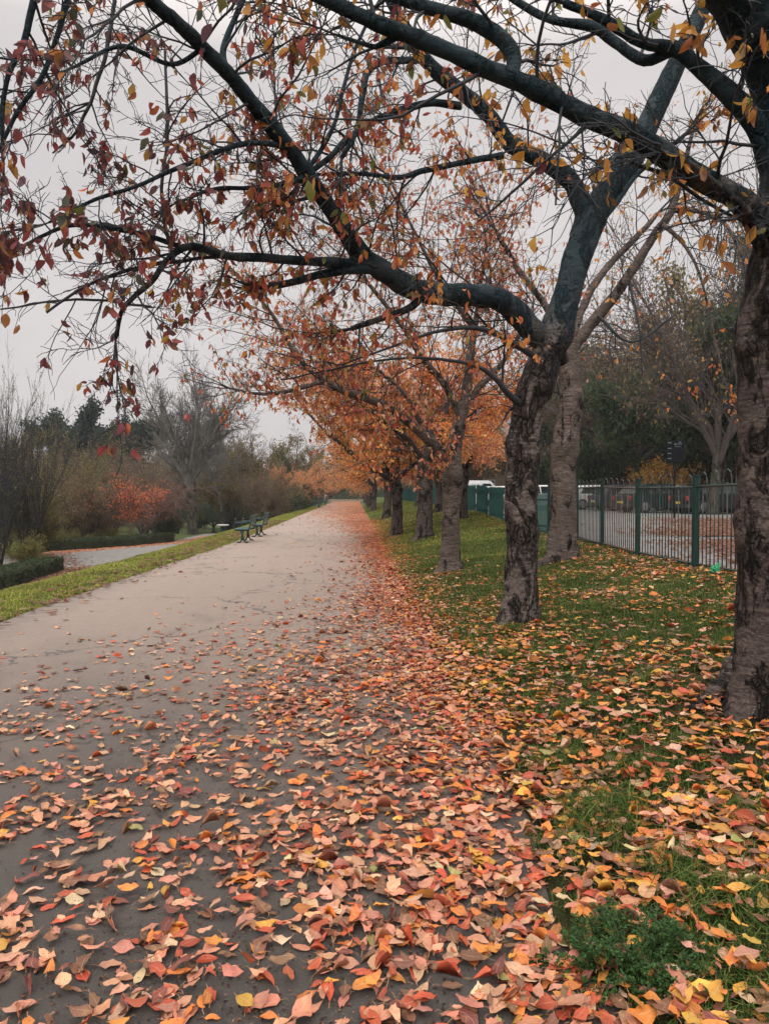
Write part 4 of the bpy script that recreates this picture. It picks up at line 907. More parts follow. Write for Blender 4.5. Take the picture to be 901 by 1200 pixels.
# ------------------------------------------------------------------ people
M['skin'] = simple('skin', (.42, .25, .18), (.48, .30, .22), 4, .6)
def person(label, loc, pose, coat, legs, hair, rz=0):
    root = thing('person', label, 'person', loc, rz); sit = pose == 'sit'
    hz = .47 if sit else .93
    J = {'pel': (0, 0, hz), 'ch': (0, .0, hz+.32), 'nk': (0, 0, hz+.52), 'hd': (0, -.02, hz+.66), 'tp': (0, -.01, hz+.76)}
    E = [('pel', 'ch'), ('ch', 'nk'), ('nk', 'hd'), ('hd', 'tp')]; Rd = {'pel': .15, 'ch': .16, 'nk': .055, 'hd': .095, 'tp': .07}
    for s, n_ in ((-1, 'l'), (1, 'r')):
        if sit: J.update({n_+'hip': (s*.1, -.05, hz), n_+'kn': (s*.11, -.46, hz+.02), n_+'an': (s*.11, -.48, .08), n_+'to': (s*.11, -.62, .04), n_+'sh': (s*.2, 0, hz+.45), n_+'el': (s*.25, -.08, hz+.2), n_+'wr': (s*.16, -.28, hz+.12), n_+'ha': (s*.12, -.36, hz+.1)})
        else: J.update({n_+'hip': (s*.1, 0, hz-.05), n_+'kn': (s*.11, -.03+s*.04, .5), n_+'an': (s*.12, s*.08, .08), n_+'to': (s*.13, -.14+s*.08, .04), n_+'sh': (s*.2, 0, hz+.45), n_+'el': (s*.26, .03, hz+.17), n_+'wr': (s*.25, -.1, hz-.06), n_+'ha': (s*.24, -.14, hz-.14)})
        E += [('pel', n_+'hip'), (n_+'hip', n_+'kn'), (n_+'kn', n_+'an'), (n_+'an', n_+'to'), ('ch', n_+'sh'), (n_+'sh', n_+'el'), (n_+'el', n_+'wr'), (n_+'wr', n_+'ha')]
        Rd.update({n_+'hip': .1, n_+'kn': .065, n_+'an': .045, n_+'to': .04, n_+'sh': .075, n_+'el': .055, n_+'wr': .035, n_+'ha': .03})
    ks = list(J); me = bpy.data.meshes.new('body'); me.from_pydata([J[k] for k in ks], [(ks.index(a), ks.index(b_)) for a, b_ in E], [])
    o = obj('body_s', me); sk = o.modifiers.new('s', 'SKIN'); su = o.modifiers.new('u', 'SUBSURF'); su.levels = 1; su.render_levels = 1
    for i, k_ in enumerate(ks): me.skin_vertices[0].data[i].radius = (Rd[k_], Rd[k_]*(.75 if k_ in ('pel', 'ch') else 1)); me.skin_vertices[0].data[i].use_root = k_ == 'pel'
    dg = bpy.context.evaluated_depsgraph_get(); m2 = bpy.data.meshes.new_from_object(o.evaluated_get(dg)); bpy.data.objects.remove(o)
    m2.materials.clear()
    for mm in (M['skin'], coat, legs): m2.materials.append(mm)
    for p in m2.polygons:
        c = p.center; p.use_smooth = True
        p.material_index = 0 if c.z > hz+.55 else (1 if (c.z > hz+.02 and not (sit and c.y < -.2 and abs(c.x) < .16 and c.z < hz+.09)) else 2)
    obj('body', m2, root)
    bm = bmesh.new(); bmesh.ops.create_uvsphere(bm, u_segments=14, v_segments=10, radius=.115)
    for v in bm.verts: v.co = Vector((v.co.x*.88, v.co.y*.98+.02, v.co.z*1.0+hz+.71))
    bmesh.ops.delete(bm, geom=[v for v in bm.verts if v.co.y < -.045 and v.co.z < hz+.75 or v.co.z < hz+.64], context='VERTS')
    me = bpy.data.meshes.new('hair'); bm.to_mesh(me); bm.free(); me.materials.append(hair); obj('hair', me, root)
    bm = BM()
    bm.box(-.012, .012, -.125, -.10, hz+.66, hz+.70, .004); bm.obj('nose', M['skin'], root)
dk = simple('dark_cloth', (.012, .014, .02), (.02, .022, .03), 8, .9); bl = simple('blue_grey_cloth', (.12, .16, .20), (.18, .22, .26), 8, .9)
hr = simple('dark_hair', (.02, .015, .012), (.03, .02, .015), 8, .7); wh = simple('pale_hair', (.5, .48, .45), (.6, .58, .55), 8, .7)
xa = pxy(276, 74); person('person in dark clothes standing beyond the verge left of the benches', (xa, 74, T(xa, 74)), 'stand', dk, dk, hr, .4)
xa = pxy(283, 74); person('person in pale blue-grey jacket standing beyond the verge beside the dark-clothed one', (xa, 75, T(xa, 75)), 'stand', bl, dk, wh, -.5)
person('person in blue-grey coat sitting on the far bench', (-3.62, 92.8, .012), 'sit', bl, dk, wh, -math.pi/2)
# stone table
M['pstone'] = simple('pale_stone', (.50, .50, .50), (.62, .61, .60), 6, .8)
xa = pxy(261, 56); st_t = thing('stone_table', 'pale flat stone table on a dark foot by the lower path', 'table', (xa, 56, T(xa, 56)))
b_ = BM(); b_.tube([(0, 0, 0), (0, 0, .1), (0, 0, .5), (0, 0, .62)], [.24, .14, .12, .2], 12); b_.obj('foot', M['iron'], st_t, True)
b_ = BM(); b_.tube([(0, 0, .62), (0, 0, .64), (0, 0, .71), (0, 0, .73)], [.42, .46, .46, .43], 20); b_.obj('top', M['pstone'], st_t)

# ------------------------------------------------------------------ vehicles
M['tyre'] = simple('tyre_rubber', (.012, .012, .013), (.02, .02, .02), 10, .8); M['rim'] = simple('wheel_rim', (.35, .36, .38), (.45, .45, .46), 10, .35, .8)
M['glass'] = simple('car_glass', (.015, .02, .022), (.02, .028, .03), 2, .08, 0, spec=.8); M['lampr'] = simple('red_lamp', (.35, .02, .015), (.4, .03, .02), 5, .25); M['lampw'] = simple('clear_lamp', (.6, .6, .6), (.7, .7, .7), 5, .15)
M['plastic'] = simple('black_trim', (.02, .02, .021), (.03, .03, .03), 9, .6); M['plate'] = simple('plate_yellow', (.6, .5, .08), (.6, .5, .08), 5, .5)
def vehicle(kind, label, x, y, rz, paint):
    van = kind == 'van'; root = thing('parked_van' if van else 'parked_car', label, 'van' if van else 'car', (x, y, .535), rz, 'vehicles parked beyond the railings')
    W = .88
    if van:
        low = [(-2.3, .28), (-2.32, .9), (-2.28, 1.0), (1.35, 1.0), (2.2, .92), (2.38, .7), (2.4, .28)]
        cab = [(-2.28, 1.0), (-2.2, 1.85), (-2.05, 1.93), (.6, 1.93), (.85, 1.86), (1.45, 1.0)]
        wins = [[(.1, 1.08), (.1, 1.7), (.72, 1.7), (1.2, 1.08)]]
    else:
        low = [(-2.05, .25), (-2.1, .55), (-2.06, .86), (-1.4, .92), (1.0, .9), (1.75, .82), (2.05, .66), (2.12, .45), (2.08, .25)]
        cab = [(-1.9, .9), (-1.45, 1.33), (-1.1, 1.43), (.1, 1.45), (.4, 1.38), (1.15, .9)]
        wins = [[(-1.45, .95), (-1.15, 1.3), (-.45, 1.36), (-.45, .95)], [(-.38, .95), (-.38, 1.36), (.22, 1.36), (.85, .95)]]
    zt = cab[2][1]
    b_ = BM(); b_.prism(low, -W, W, .05); b_.prism(cab, -W+.02, W-.02, .05, lambda x_, z_: .16*(z_-.9)/(zt-.9))
    b_.obj('body', paint, root, False)
    for s in (-1, 1):
        for wn in wins:
            f = BM(); ins = lambda z_: W-.02-.16*(z_-.9)/(zt-.9)+.004
            vs = [f.bm.verts.new((a, s*ins(c_), c_)) for a, c_ in wn]+[f.bm.verts.new((a, s*(ins(c_)+.006), c_)) for a, c_ in wn]; n = len(wn)
            f.bm.faces.new(vs[:n]); f.bm.faces.new(vs[n:]); [f.bm.faces.new((vs[i], vs[(i+1) % n], vs[n+(i+1) % n], vs[n+i])) for i in range(n)]
            f.obj('window', M['glass'], root)
    a, c_ = cab[-1], cab[-2]; d = Vector((a[0]-c_[0], 0, a[1]-c_[1])); nn_ = Vector((-d.z, 0, d.x)).normalized()*-1
    def screen(name, p, q):
        d = Vector((q[0]-p[0], 0, q[1]-p[1])); n_ = Vector((d.z, 0, -d.x)).normalized()
        if n_.x*(p[0]) < 0: n_ = -n_
        f = BM(); A = Vector((p[0], 0, p[1]))+d*.1; B = Vector((p[0], 0, p[1]))+d*.9
        vs = [f.bm.verts.new(v_+n_*o+Vector((0, s*w_, 0))) for o in (.004, .01) for v_, s, w_ in ((A, -1, W-.12), (A, 1, W-.12), (B, 1, W-.22), (B, -1, W-.22))]
        f.bm.faces.new(vs[:4]); f.bm.faces.new(vs[4:]); [f.bm.faces.new((vs[i], vs[(i+1) % 4], vs[4+(i+1) % 4], vs[4+i])) for i in range(4)]
        f.obj(name, M['glass'], root)
    screen('windscreen', cab[-1], cab[-2]); screen('rear_window', cab[0], cab[1])
    for wx in (-1.3, 1.35):
        for s in (-1, 1):
            b_ = BM(); b_.tube([(wx, s*(W-.2), .32), (wx, s*(W-.19), .32), (wx, s*(W+.005), .32), (wx, s*(W+.015), .32)], [.28, .32, .32, .28], 20); w = b_.obj('wheel', M['tyre'], root, True)
            b_ = BM(); b_.tube([(wx, s*(W+.016), .32), (wx, s*(W+.026), .32)], [.2, .17], 14); b_.obj('rim', M['rim'], w)
    fx_ = low[-2][0]; bx_ = low[1][0]
    for s in (-1, 1):
        BM().box(fx_-.2, fx_-.02, s*(W-.17)-.13, s*(W-.17)+.14, .58, .70, .02).obj('headlight', M['lampw'], root)
        BM().box(bx_-.02, bx_+.15, s*(W-.11)-.08, s*(W-.11)+.1, .62, .84, .02).obj('tail_light', M['lampr'], root)
    BM().box(fx_-.06, fx_+.04, -W+.05, W-.05, .26, .44, .03).obj('front_bumper', M['plastic'], root)
    BM().box(bx_-.05, bx_+.06, -W+.05, W-.05, .26, .44, .03).obj('rear_bumper', M['plastic'], root)
    BM().box(bx_-.065, bx_-.05, -.26, .26, .47, .58).obj('number_plate', M['plate'], root)
    for s in (-1, 1): BM().box(.75, .9, s*(W+.06)-.07, s*(W+.06)+.07, .93, 1.05, .02).obj('mirror', M['plastic'], root)
def paint(n, c, r=.45): return simple(n, c, c, 3, r, 0, spec=.3)
Pd = paint('dark_green_paint', (.008, .022, .024)); Pk = paint('black_paint', (.012, .013, .015)); Pw = paint('white_paint', (.72, .73, .73)); Ps = paint('silver_paint', (.40, .42, .44)); Pb = paint('navy_paint', (.02, .035, .06))
for kd, p, Y, rz, pt, lab in [('car', 842, 34.5, .12, Pk, 'black car seen through the railings next to the big right trunk'), ('car', 772, 36.5, .18, Pd, 'dark green car parked below the black sign'), ('car', 900, 41, .05, Ps, 'silver car mostly behind the big right trunk'),
        ('car', 700, 43.5, .1, Pw, 'white car just right of the smooth cherry trunk'), ('car', 738, 40.5, .1, Pb, 'dark blue car between the white car and the dark green car'), ('car', 812, 43, 0, Pw, 'white car behind the dark cars below the sign'),
        ('car', 632, 44, .3, Pw, 'white car seen between the two near cherry trunks'), ('car', 584, 50, .2, Pw, 'white car roof showing above the palisade in front of the stone house'), ('van', 560, 57, .2, Pw, 'white van above the palisade right of the slim cherry'), ('car', 755, 50, 0, Ps, 'silver car in the back row left of the sign')]:
    vehicle(kd, lab, pxy(p, Y), Y, rz, pt)
# sign
sg = at(790.5, 529, 27.5); sign = thing('notice_sign', 'black rectangular sign on a thin pole above the railings', 'sign', (sg[0], sg[1], .53), -.42)
M['black'] = simple('black_panel', (.005, .006, .009), (.008, .009, .012), 9, .9, spec=.1); M['whitem'] = simple('pale_print', (.10, .13, .14), (.16, .18, .19), 5, .8, spec=.2)
h0 = sg[2]-.53
BM().box(-.31, .31, -.02, .02, h0-.4, h0+.4, .012).obj('panel', M['black'], sign)
b_ = BM(); b_.tube([(0, .055, -.1), (0, .055, h0+.3)], .035, 10); b_.obj('pole', M['black'], sign, True)
b_ = BM()
for q in (.31, .10, -.09, -.28): b_.box(-.25, -.12, -.026, -.0215, h0+q, h0+q+.035)
b_.box(-.02, .05, -.026, -.0215, h0+.24, h0+.30); b_.box(.08, .24, -.026, -.0215, h0+.26, h0+.29); b_.box(.0, .2, -.026, -.0215, h0+.17, h0+.19); b_.box(.12, .22, -.026, -.0215, h0+.33, h0+.36)
b_.obj('marks', M['whitem'], sign)
# green bag
bag = at(847, 672, 9.75); bm = bmesh.new(); bmesh.ops.create_icosphere(bm, subdivisions=4, radius=1)
for v in bm.verts:
    n_ = mnoise.noise(v.co*2.2)*.5+mnoise.noise(v.co*5)*.3+abs(mnoise.noise(v.co*9))*.25; v.co *= 1+n_; v.co = Vector((v.co.x*.05, v.co.y*.045, max(-.03, v.co.z*.05)+(.05*max(0, v.co.x) if v.co.z > 0 else 0)))
me = bpy.data.meshes.new('plastic_bag'); bm.to_mesh(me); bm.free(); me.materials.append(simple('bright_green_plastic', (.01, .20, .085), (.03, .34, .15), 20, .45))
xb, yb = 4.44, 8.92; tag(obj('plastic_bag', me, None, (xb, yb, T(xb, yb)+.05)), 'crumpled bright green plastic bag at the foot of the railings', 'plastic bag')

# ------------------------------------------------------------------ buildings
M['brick'] = simple('weathered_stone_wall', (.20, .15, .11), (.30, .24, .18), 5, .9, bs=.3); M['slate'] = simple('slate_roof', (.12, .125, .135), (.19, .19, .20), 4, .6, bs=.2)
M['cream'] = simple('cream_render', (.42, .38, .33), (.5, .46, .40), 2, .9); M['wframe'] = simple('white_frame', (.7, .7, .7), (.75, .75, .75), 3, .5); M['pane'] = simple('window_pane', (.03, .035, .04), (.05, .06, .07), 2, .1)
def house(label, x, y, w, d, h, rh, rz, wall, rows, colsn, group=None):
    z = T(x, y)-.1; root = thing('house', label, 'house', (x, y, z), rz, group)
    BM().box(-w/2, w/2, 0, d, 0, h).obj('wall', wall, root)
    b_ = BM(); v = [b_.bm.verts.new(q) for q in ((-w/2-.2, -.25, h+.003), (w/2+.2, -.25, h+.003), (w/2+.2, d+.25, h+.003), (-w/2-.2, d+.25, h+.003), (-w/2-.2, d/2, h+rh), (w/2+.2, d/2, h+rh))]
    for f in ((0, 1, 5, 4), (2, 3, 4, 5), (1, 2, 5), (3, 0, 4), (3, 2, 1, 0)): b_.bm.faces.new([v[i] for i in f])
    rf = b_.obj('roof', M['slate'], root)
    b_ = BM().box(w*.3, w*.3+.6, d/2-.3, d/2+.3, h+rh*.55, h+rh+.8, .02); b_.tube([(w*.3+.3, d/2, h+rh+.8), (w*.3+.3, d/2, h+rh+1.1)], .1, 8); b_.obj('chimney', M['brick'], rf)
    for r_ in range(rows):
        for c_ in range(colsn):
            cx = -w/2+w*(c_+.5)/colsn; cz = 1.0+r_*2.8; b_ = BM()
            for q in ((-.5, -.42, 0, 1.3), (.42, .5, 0, 1.3), (-.42, .42, 0, .08), (-.42, .42, 1.22, 1.3), (-.42, .42, .62, .68)): b_.box(cx+q[0], cx+q[1], -.05, -.003, cz+q[2], cz+q[3])
            wn = b_.obj('window', M['wframe'], root); BM().box(cx-.42, cx+.42, -.02, -.004, cz+.08, cz+1.22).obj('pane', M['pane'], wn)
house('stone house with white windows beyond the palisade', pxy(588, 66), 66, 9, 8, 6.2, 2.6, -.1, M['brick'], 2, 4)
house('low building with pale slate roof among the scrub behind the red shrub', pxy(158, 92), 92, 9, 9, 7.8, 2.0, .15, M['cream'], 1, 4)
hl = [(38, 230, 'slate-roofed house high on the far hill just right of the bare shrubs'), (58, 245, 'second slate-roofed house on the far hill left of the cedar'), (76, 235, 'slate-roofed house on the hill nearest the cedar'), (160, 215, 'cream house on the far hill right of the cedar'), (12, 240, 'far hill house seen through the bare shrubs at the left edge')]
for i, (p, Y, lab) in enumerate(hl): house(lab, pxy(p, Y), Y, 9+i % 3, 8, 7.5+.8*(i % 2)-(3 if i == 3 else 0), 3, rnd.uniform(-.4, .4), M['cream'] if i % 2 else M['brick'], 3, 4, 'houses on the far hill')

# ------------------------------------------------------------------ grass
def blades(name, P, L, W, lean, cols, nseed=1):
    g = np.random.default_rng(nseed); n = len(P); a = g.uniform(0, 6.283, n); d = np.stack([np.cos(a), np.sin(a), 0*a], 1); s = np.stack([-np.sin(a), np.cos(a), 0*a], 1)
    z = np.array([0, 0, 1.]); W = W[:, None]; L = L[:, None]; ln = lean[:, None]
    mid = P+z*L*.55+d*L*ln*.3; tip = P+z*L*(1-.45*ln)+d*L*ln*.95
    V = np.stack([P-s*W/2, P+s*W/2, mid+s*W*.4, mid-s*W*.4, tip], 1); i = (np.arange(n)*5)[:, None]
    F = np.concatenate([i+np.array([[0, 1, 2]]), i+np.array([[0, 2, 3]]), i+np.array([[3, 2, 4]])]); return mesh_np(name, V, F, M['gr'], np.repeat(cols, 5, 0), None, False)
GP = [(4, (.070, .120, .024)), (3, (.110, .160, .034)), (2.6, (.036, .070, .016)), (1.2, (.18, .18, .05)), (.5, (.26, .21, .10))]
GPV = [(4, (.18, .20, .035)), (3, (.23, .235, .05)), (2, (.12, .15, .028)), (1.3, (.30, .26, .09))]
g = rng
# near bank
n = 260000; y = 1.6+ (18-1.6)*g.random(n)**1.5; x = Redge(y)-.02+g.random(n)*(4.9-Redge(y)); dens = vnoise(x, y, 1.6, 5)*.6+vnoise(x, y, 5, 6)*.4
keep = (g.random(n) < np.clip((dens-.36)*4.5+.42*sst(5, 11, y), .03, 1)*np.clip((x-Redge(y))/.2+.15, 0, 1)*(1-.7*sst(4.1, 4.6, x))) & (x < .62*y+.9)
x, y = x[keep], y[keep]; P = np.stack([x, y, terrain(x, y)-.004], 1); L = g.uniform(.02, .06, len(x))*(1+vnoise(x, y, 2.2, 8)*.7); W = g.uniform(.0025, .005, len(x))*(1+.12*y)
o = obj('bank_grass', blades('bank_grass', P, L, W, g.uniform(.3, 1.3, len(x)), pick(GP, len(x))[0])); tag(o, kind='stuff')
# long tufts
P, L, A = [], [], []
tufts = [(at(705, 960, 2.9)[0], None, 1)]
cs = [(-1, 705, 965, 1.3), (-1, 790, 1030, .9), (-1, 740, 905, .8), (-1, 640, 900, .8), (-1, 860, 1060, .9), (-1, 700, 830, .6), (-1, 760, 800, .7), (-1, 590, 770, .5), (-1, 600, 740, .6), (-1, 640, 728, .5), (-1, 880, 960, .8), (-1, 660, 1000, .7)]
for _, a, b_, s in cs:
    x, y, z = ground_hit(a, b_); k = int(420*s); q = g.normal(0, .075*s, (k, 2)); P.append(np.stack([x+q[:, 0], y+q[:, 1], terrain(x+q[:, 0], y+q[:, 1])-.005], 1)); L.append(g.uniform(.06, .16, k)*(.6+.5*s))
for _ in range(750):
    y = 2+ g.random()*10; x = 1.0+g.random()*3.4
    if x > .6*y+.6: continue
    k = 45; q = g.normal(0, .035, (k, 2)); P.append(np.stack([x+q[:, 0], y+q[:, 1], terrain(x+q[:, 0], y+q[:, 1])-.005], 1)); L.append(g.uniform(.045, .12, k))
P = np.concatenate(P); L = np.concatenate(L); tag(obj('grass_tufts', blades('grass_tufts', P, L, g.uniform(.003, .006, len(P)), g.uniform(.5, 1.7, len(P)), pick(GP[:4], len(P))[0], 3)), kind='stuff')
# far bank and left verge
n = 130000; y = 14+66*g.random(n)**1.8; x = Redge(y)+g.random(n)*3.9; P = np.stack([x, y, terrain(x, y)-.004], 1)
tag(obj('far_bank_grass', blades('far_bank_grass', P, g.uniform(.03, .07, n), g.uniform(.008, .014, n)*(1+y*.03), g.uniform(.2, 1.2, n), pick(GP+GPV, n)[0]*(.85+.6*vnoise(x, y, 1.2, 35)[:, None]))), kind='stuff')
n = 150000; y = 6+74*g.random(n)**1.7; x = Ledge(y)+.03-g.random(n)**1.1*2.2; kk = (vnoise(x, y, 3.5, 33) > .22) | (x < Ledge(y)-.25); x, y = x[kk], y[kk]; n = len(x); P = np.stack([x, y, terrain(x, y)-.004], 1)
tag(obj('verge_grass', blades('verge_grass', P, g.uniform(.025, .06, n)*(.6+.9*vnoise(x, y, 3, 34)), g.uniform(.006, .010, n)*(1+y*.04), g.uniform(.2, 1.2, n), pick(GPV, n)[0]*(.95+.6*vnoise(x, y, 1.1, 31)[:, None]*(.6+.8*vnoise(x, y, 4.5, 32)[:, None])))), kind='stuff')
# feathery herb
hx, hy, hz_ = ground_hit(738, 1135); P, D, N_, L = [], [], [], []; tb = Tubes(); gg = random.Random(5)
for i in range(130):
    r_ = abs(gg.gauss(0, .09)); a = gg.uniform(0, 6.283); bx = hx+r_*math.cos(a)*1.1; by = hy+r_*math.sin(a)*.8; bz = T(bx, by); hgt = .05+.07*math.exp(-(r_/.11)**2)*gg.uniform(.6, 1.2)
    d = Vector((math.cos(a)*gg.uniform(.2, 1), math.sin(a)*gg.uniform(.2, 1), .9)).normalized(); pts, _ = bpath(Vector((bx, by, bz-.01)), d, hgt*1.6, 6, .12, -.10, gg); tb.add(pts, [.0014]*7, 3)
    for j in range(1, 7):
        sd = rperp((pts[j]-pts[j-1]).normalized(), gg); sd.z *= .2; sd.normalize(); f = (1-abs(j-3)/6)*.038
        for s in (-1, 1):
            for u in range(4):
                p = pts[j]+sd*s*f*(u+1)/4
                for q in range(3): P.append(tuple(p)); D.append(tuple((sd*s+rperp(sd, gg)*.9+Vector((0, 0, .2))).normalized())); N_.append((gg.gauss(0, .4), gg.gauss(0, .4), 1)); L.append(gg.uniform(.008, .015))
P = np.array(P); b0 = np.array([hx, hy, hz_]); hb = thing('feathery_herb', 'low feathery dark green plant among the leaves at the bottom of the bank', 'plant', tuple(b0))
obj('stems', tb.mesh('stems', M['herb'], b0), hb); bpy.data.objects['stems'].data.materials[0] = simple('herb_stem', (.05, .09, .03), (.07, .11, .04), 5, .7)
obj('foliage', diamonds('foliage', P, np.array(D), np.array(N_), np.array(L), np.array(L)*.55, pick([(4, (.030, .078, .018)), (3, (.05, .115, .026)), (1, (.02, .05, .014))], len(P))[0], M['herb'], b0), hb)

# ------------------------------------------------------------------ fallen leaves
CN = ['salmon pink', 'pale peach', 'bright orange', 'amber yellow', 'red', 'brown', 'dark maroon', 'yellow-green', 'cream']
CC = [(.55, .235, .145), (.60, .33, .20), (.62, .20, .035), (.62, .32, .045), (.46, .075, .03), (.18, .085, .045), (.17, .04, .032), (.30, .28, .09), (.64, .47, .29)]
wp = np.array([34, 17, 9, 2.5, 15, 15, 8, .8, 3.]); wb = np.array([10, 13, 30, 14, 10, 17, 5, 1.2, 3.]); wd = np.array([24, 11, 20, 4, 22, 12, 6, 1, 2.])
def dens_path(x, y):
    e = Redge(y)-x
    drift = np.exp(-np.clip(e-.10, 0, None)/(.34+.44*sst(12, 4, y)))*(600+350*sst(5, 9, y))*np.clip(.6+.9*vnoise(x, y, 1.1, 11), 0, 1.5)
    near = 220*sst(4.2, 2.6, y)*sst(-2.6, -.2, x)*np.clip(vnoise(x, y, 3, 16)*1.6, .3, 1.2)+290*sst(9.5, 3.2, y+.55*(e-2.0))*np.clip(vnoise(x, y, 1.3, 12)*1.7-.25, 0.04, 1.5)*np.clip(vnoise(x, y, 4, 13)*1.6, .2, 1.3)
    farc = 26*sst(24, 50, y)*np.clip(vnoise(x, y, .5, 14)*2-.35, 0, 1.4)*np.exp(-e/4)
    return drift+near+farc+2.2
def dens_bank(x, y):
    e = x-Redge(y); a = 560*np.exp(-e/.30)+330*sst(15, 6, y)*np.clip(vnoise(x, y, 1.5, 15)*1.5-.12, .15, 1.3)+9
    f = 150*np.exp(-((x-4.35)/.35)**2)*sst(30, 12, y); tr_ = sum(200*np.exp(-((np.hypot(x-cx_, y-cy_)-r__)/.12)**2) for cx_, cy_, r__ in ((2.33, 4.1, .35), (1.72, 7.6, .33), (3.38, 12, .4)))
    m = tr_+75*sst(9, 4, y)*(x > 1); s = 90*np.exp(-(((x-3.9)/.8)**2+((y-11)/2.5)**2)); return a+f+m+s+400*sst(5.0, 2.8, y)*np.clip(vnoise(x, y, 2.4, 17)*1.8-.2, .2, 1.2)
def scatter(n, x0, x1, y0, y1, dens, mx, pw=1.0):
    A = n; y = y0+(y1-y0)*g.random(A)**pw; x = x0+(x1-x0)*g.random(A); return x, y
def sample(x0, x1, y0, y1, dens, cap):
    area = (x1-x0)*(y1-y0); n = int(area*cap); x = x0+(x1-x0)*g.random(n); y = y0+(y1-y0)*g.random(n); k = g.random(n) < dens(x, y)/cap; return x[k], y[k]
XS, YS, ZN = [], [], []
def vis(x, y): u, v, f = proj(np.stack([x, y, 0*x], -1)); return (f > .3) & (u > -90) & (u < 990) & (v < 1290)
for y0, y1 in ((1.6, 6), (6, 14), (14, 40)):
    x, y = sample(-4.3, .9, y0, y1, dens_path, 1150); k = vis(x, y) & (x < Redge(y)) & (x > Ledge(y)-.1); XS.append(x[k]); YS.append(y[k]); ZN.append(np.zeros(k.sum()))
    x, y = sample(.75, 4.95, y0, y1, dens_bank, 1100); k = vis(x, y) & (x >= Redge(y)); XS.append(x[k]); YS.append(y[k]); ZN.append(np.ones(k.sum()))
X = np.concatenate(XS); Y = np.concatenate(YS); Z = np.concatenate(ZN)
# none inside trunks
for cx, cy, r_ in ((2.33, 4.1, .25), (b1[0], b1[1], .22), (bb[0], bb[1], .25), (b2[0], b2[1], .18)):
    k = (X-cx)**2+(Y-cy)**2 > r_*r_; X, Y, Z = X[k], Y[k], Z[k]
n = len(X); order = np.argsort(-Y); X, Y, Z = X[order], Y[order], Z[order]
w = np.where(Z[:, None] > .5, wb, wp*(1-0*X[:, None])); dr = np.exp(-np.abs(X-Redge(Y))/.5)[:, None]; w = np.where(Z[:, None] > .5, wb, wp*(1-dr)+wd*dr); w /= w.sum(1, keepdims=True)
ci = (g.random(n)[:, None] > w.cumsum(1)).sum(1).clip(0, 8); cols = np.array(CC)[ci]*(1+g.normal(0, .17, (n, 1)))*(1+g.normal(0, .07, (n, 3))); cols = np.clip(cols, .02, .85)
a = g.uniform(0, 6.283, n); tilt = np.abs(g.normal(0, .13+.14*Z, n)); ta = g.uniform(0, 6.283, n)
Nn = np.stack([np.cos(ta)*np.sin(tilt), np.sin(ta)*np.sin(tilt), np.cos(tilt)], 1); stand = g.random(n) < .05
Nn[stand] = norm(g.normal(0, 1, (stand.sum(), 3))+np.array([0, 0, .3]))
D = np.stack([np.cos(a), np.sin(a), 0*a], 1); L = np.clip(g.normal(.069, .017, n), .026, .105); W = L*g.uniform(.36, .62, n)
fold = g.choice([-1, 1], n, p=[.35, .65])*g.gamma(2.0, .11, n); curl = g.normal(.15, .30, n); roll = g.random(n) < .055; fold[roll] = g.uniform(.9, 2.2, roll.sum())
wav = g.normal(0, .042, (n, 7, 3)); tw = g.normal(0, .55, n)
dn = np.where(Z > .5, dens_bank(X, Y), dens_path(X, Y)); lift = .001+g.random(n)**2*.022*np.clip(dn/150, 0, 1.2)+np.where(Z > .5, g.random(n)*.042*sst(8, 4, Y)+.012, 0)
GZ = gz(X, Y)+lift; C0 = np.stack([X, Y, GZ], 1)
V, uv = leaves_geo(C0-D*L[:, None]*.5, D, Nn, L, W, fold, curl, wav, 7, GZ, tw)
u, v_, f = proj(C0); inside = (u > 12) & (u < 889) & (v_ > 590) & (v_ < 1192)
score = np.where(inside, L*W/f**2/np.maximum(f, 1)*0+L*W/f**3, 0); top = np.argsort(-score)[:300]; mask = np.zeros(n, bool); mask[top] = True
# stalks
def stalks(V, D, L, idx):
    p0 = V[idx][:, 1]; d = -D[idx]; l = (L[idx]*g.uniform(.2, .4, len(idx)))[:, None]; s = np.cross(d, np.array([0, 0, 1.]))*.0011
    p1 = p0+d*l*.5+np.array([0, 0, .004]); p2 = p0+d*l+g.normal(0, .004, p0.shape); up_ = np.array([0, 0, .0016])
    Q = np.stack([p0-s, p0+s, p1+s+up_, p1-s+up_, p2+s*.8, p2-s*.8], 1); i = (np.arange(len(idx))*6)[:, None]
    return Q, np.concatenate([i+np.array([[0, 1, 2, 3]]), i+np.array([[3, 2, 4, 5]])])
rest = ~mask; near = rest & (Y < 16); far = rest & (Y >= 16)
fl = tag(obj('fallen_leaves', leaves_mesh('fallen_leaves', V[near], uv, cols[near], M['leaf'], 7)), kind='stuff')
idx = np.where(near & (Y < 5))[0]; Q, F = stalks(V, D, L, idx); M['stalk'] = simple('leaf_stalk', (.20, .09, .05), (.34, .18, .09), 10, .6)
so = obj('stalks', mesh_np('stalks', Q, F, M['stalk'], None, None), fl); so['kind'] = 'stuff'
dn_ = np.where(far)[0]; ff = obj('distant_fallen_leaves', diamonds('distant_fallen_leaves', C0[dn_]+np.array([0, 0, .006]), D[dn_], Nn[dn_], L[dn_]*1.15, W[dn_]*1.3, cols[dn_], M['tleaf'])); tag(ff, kind='stuff')
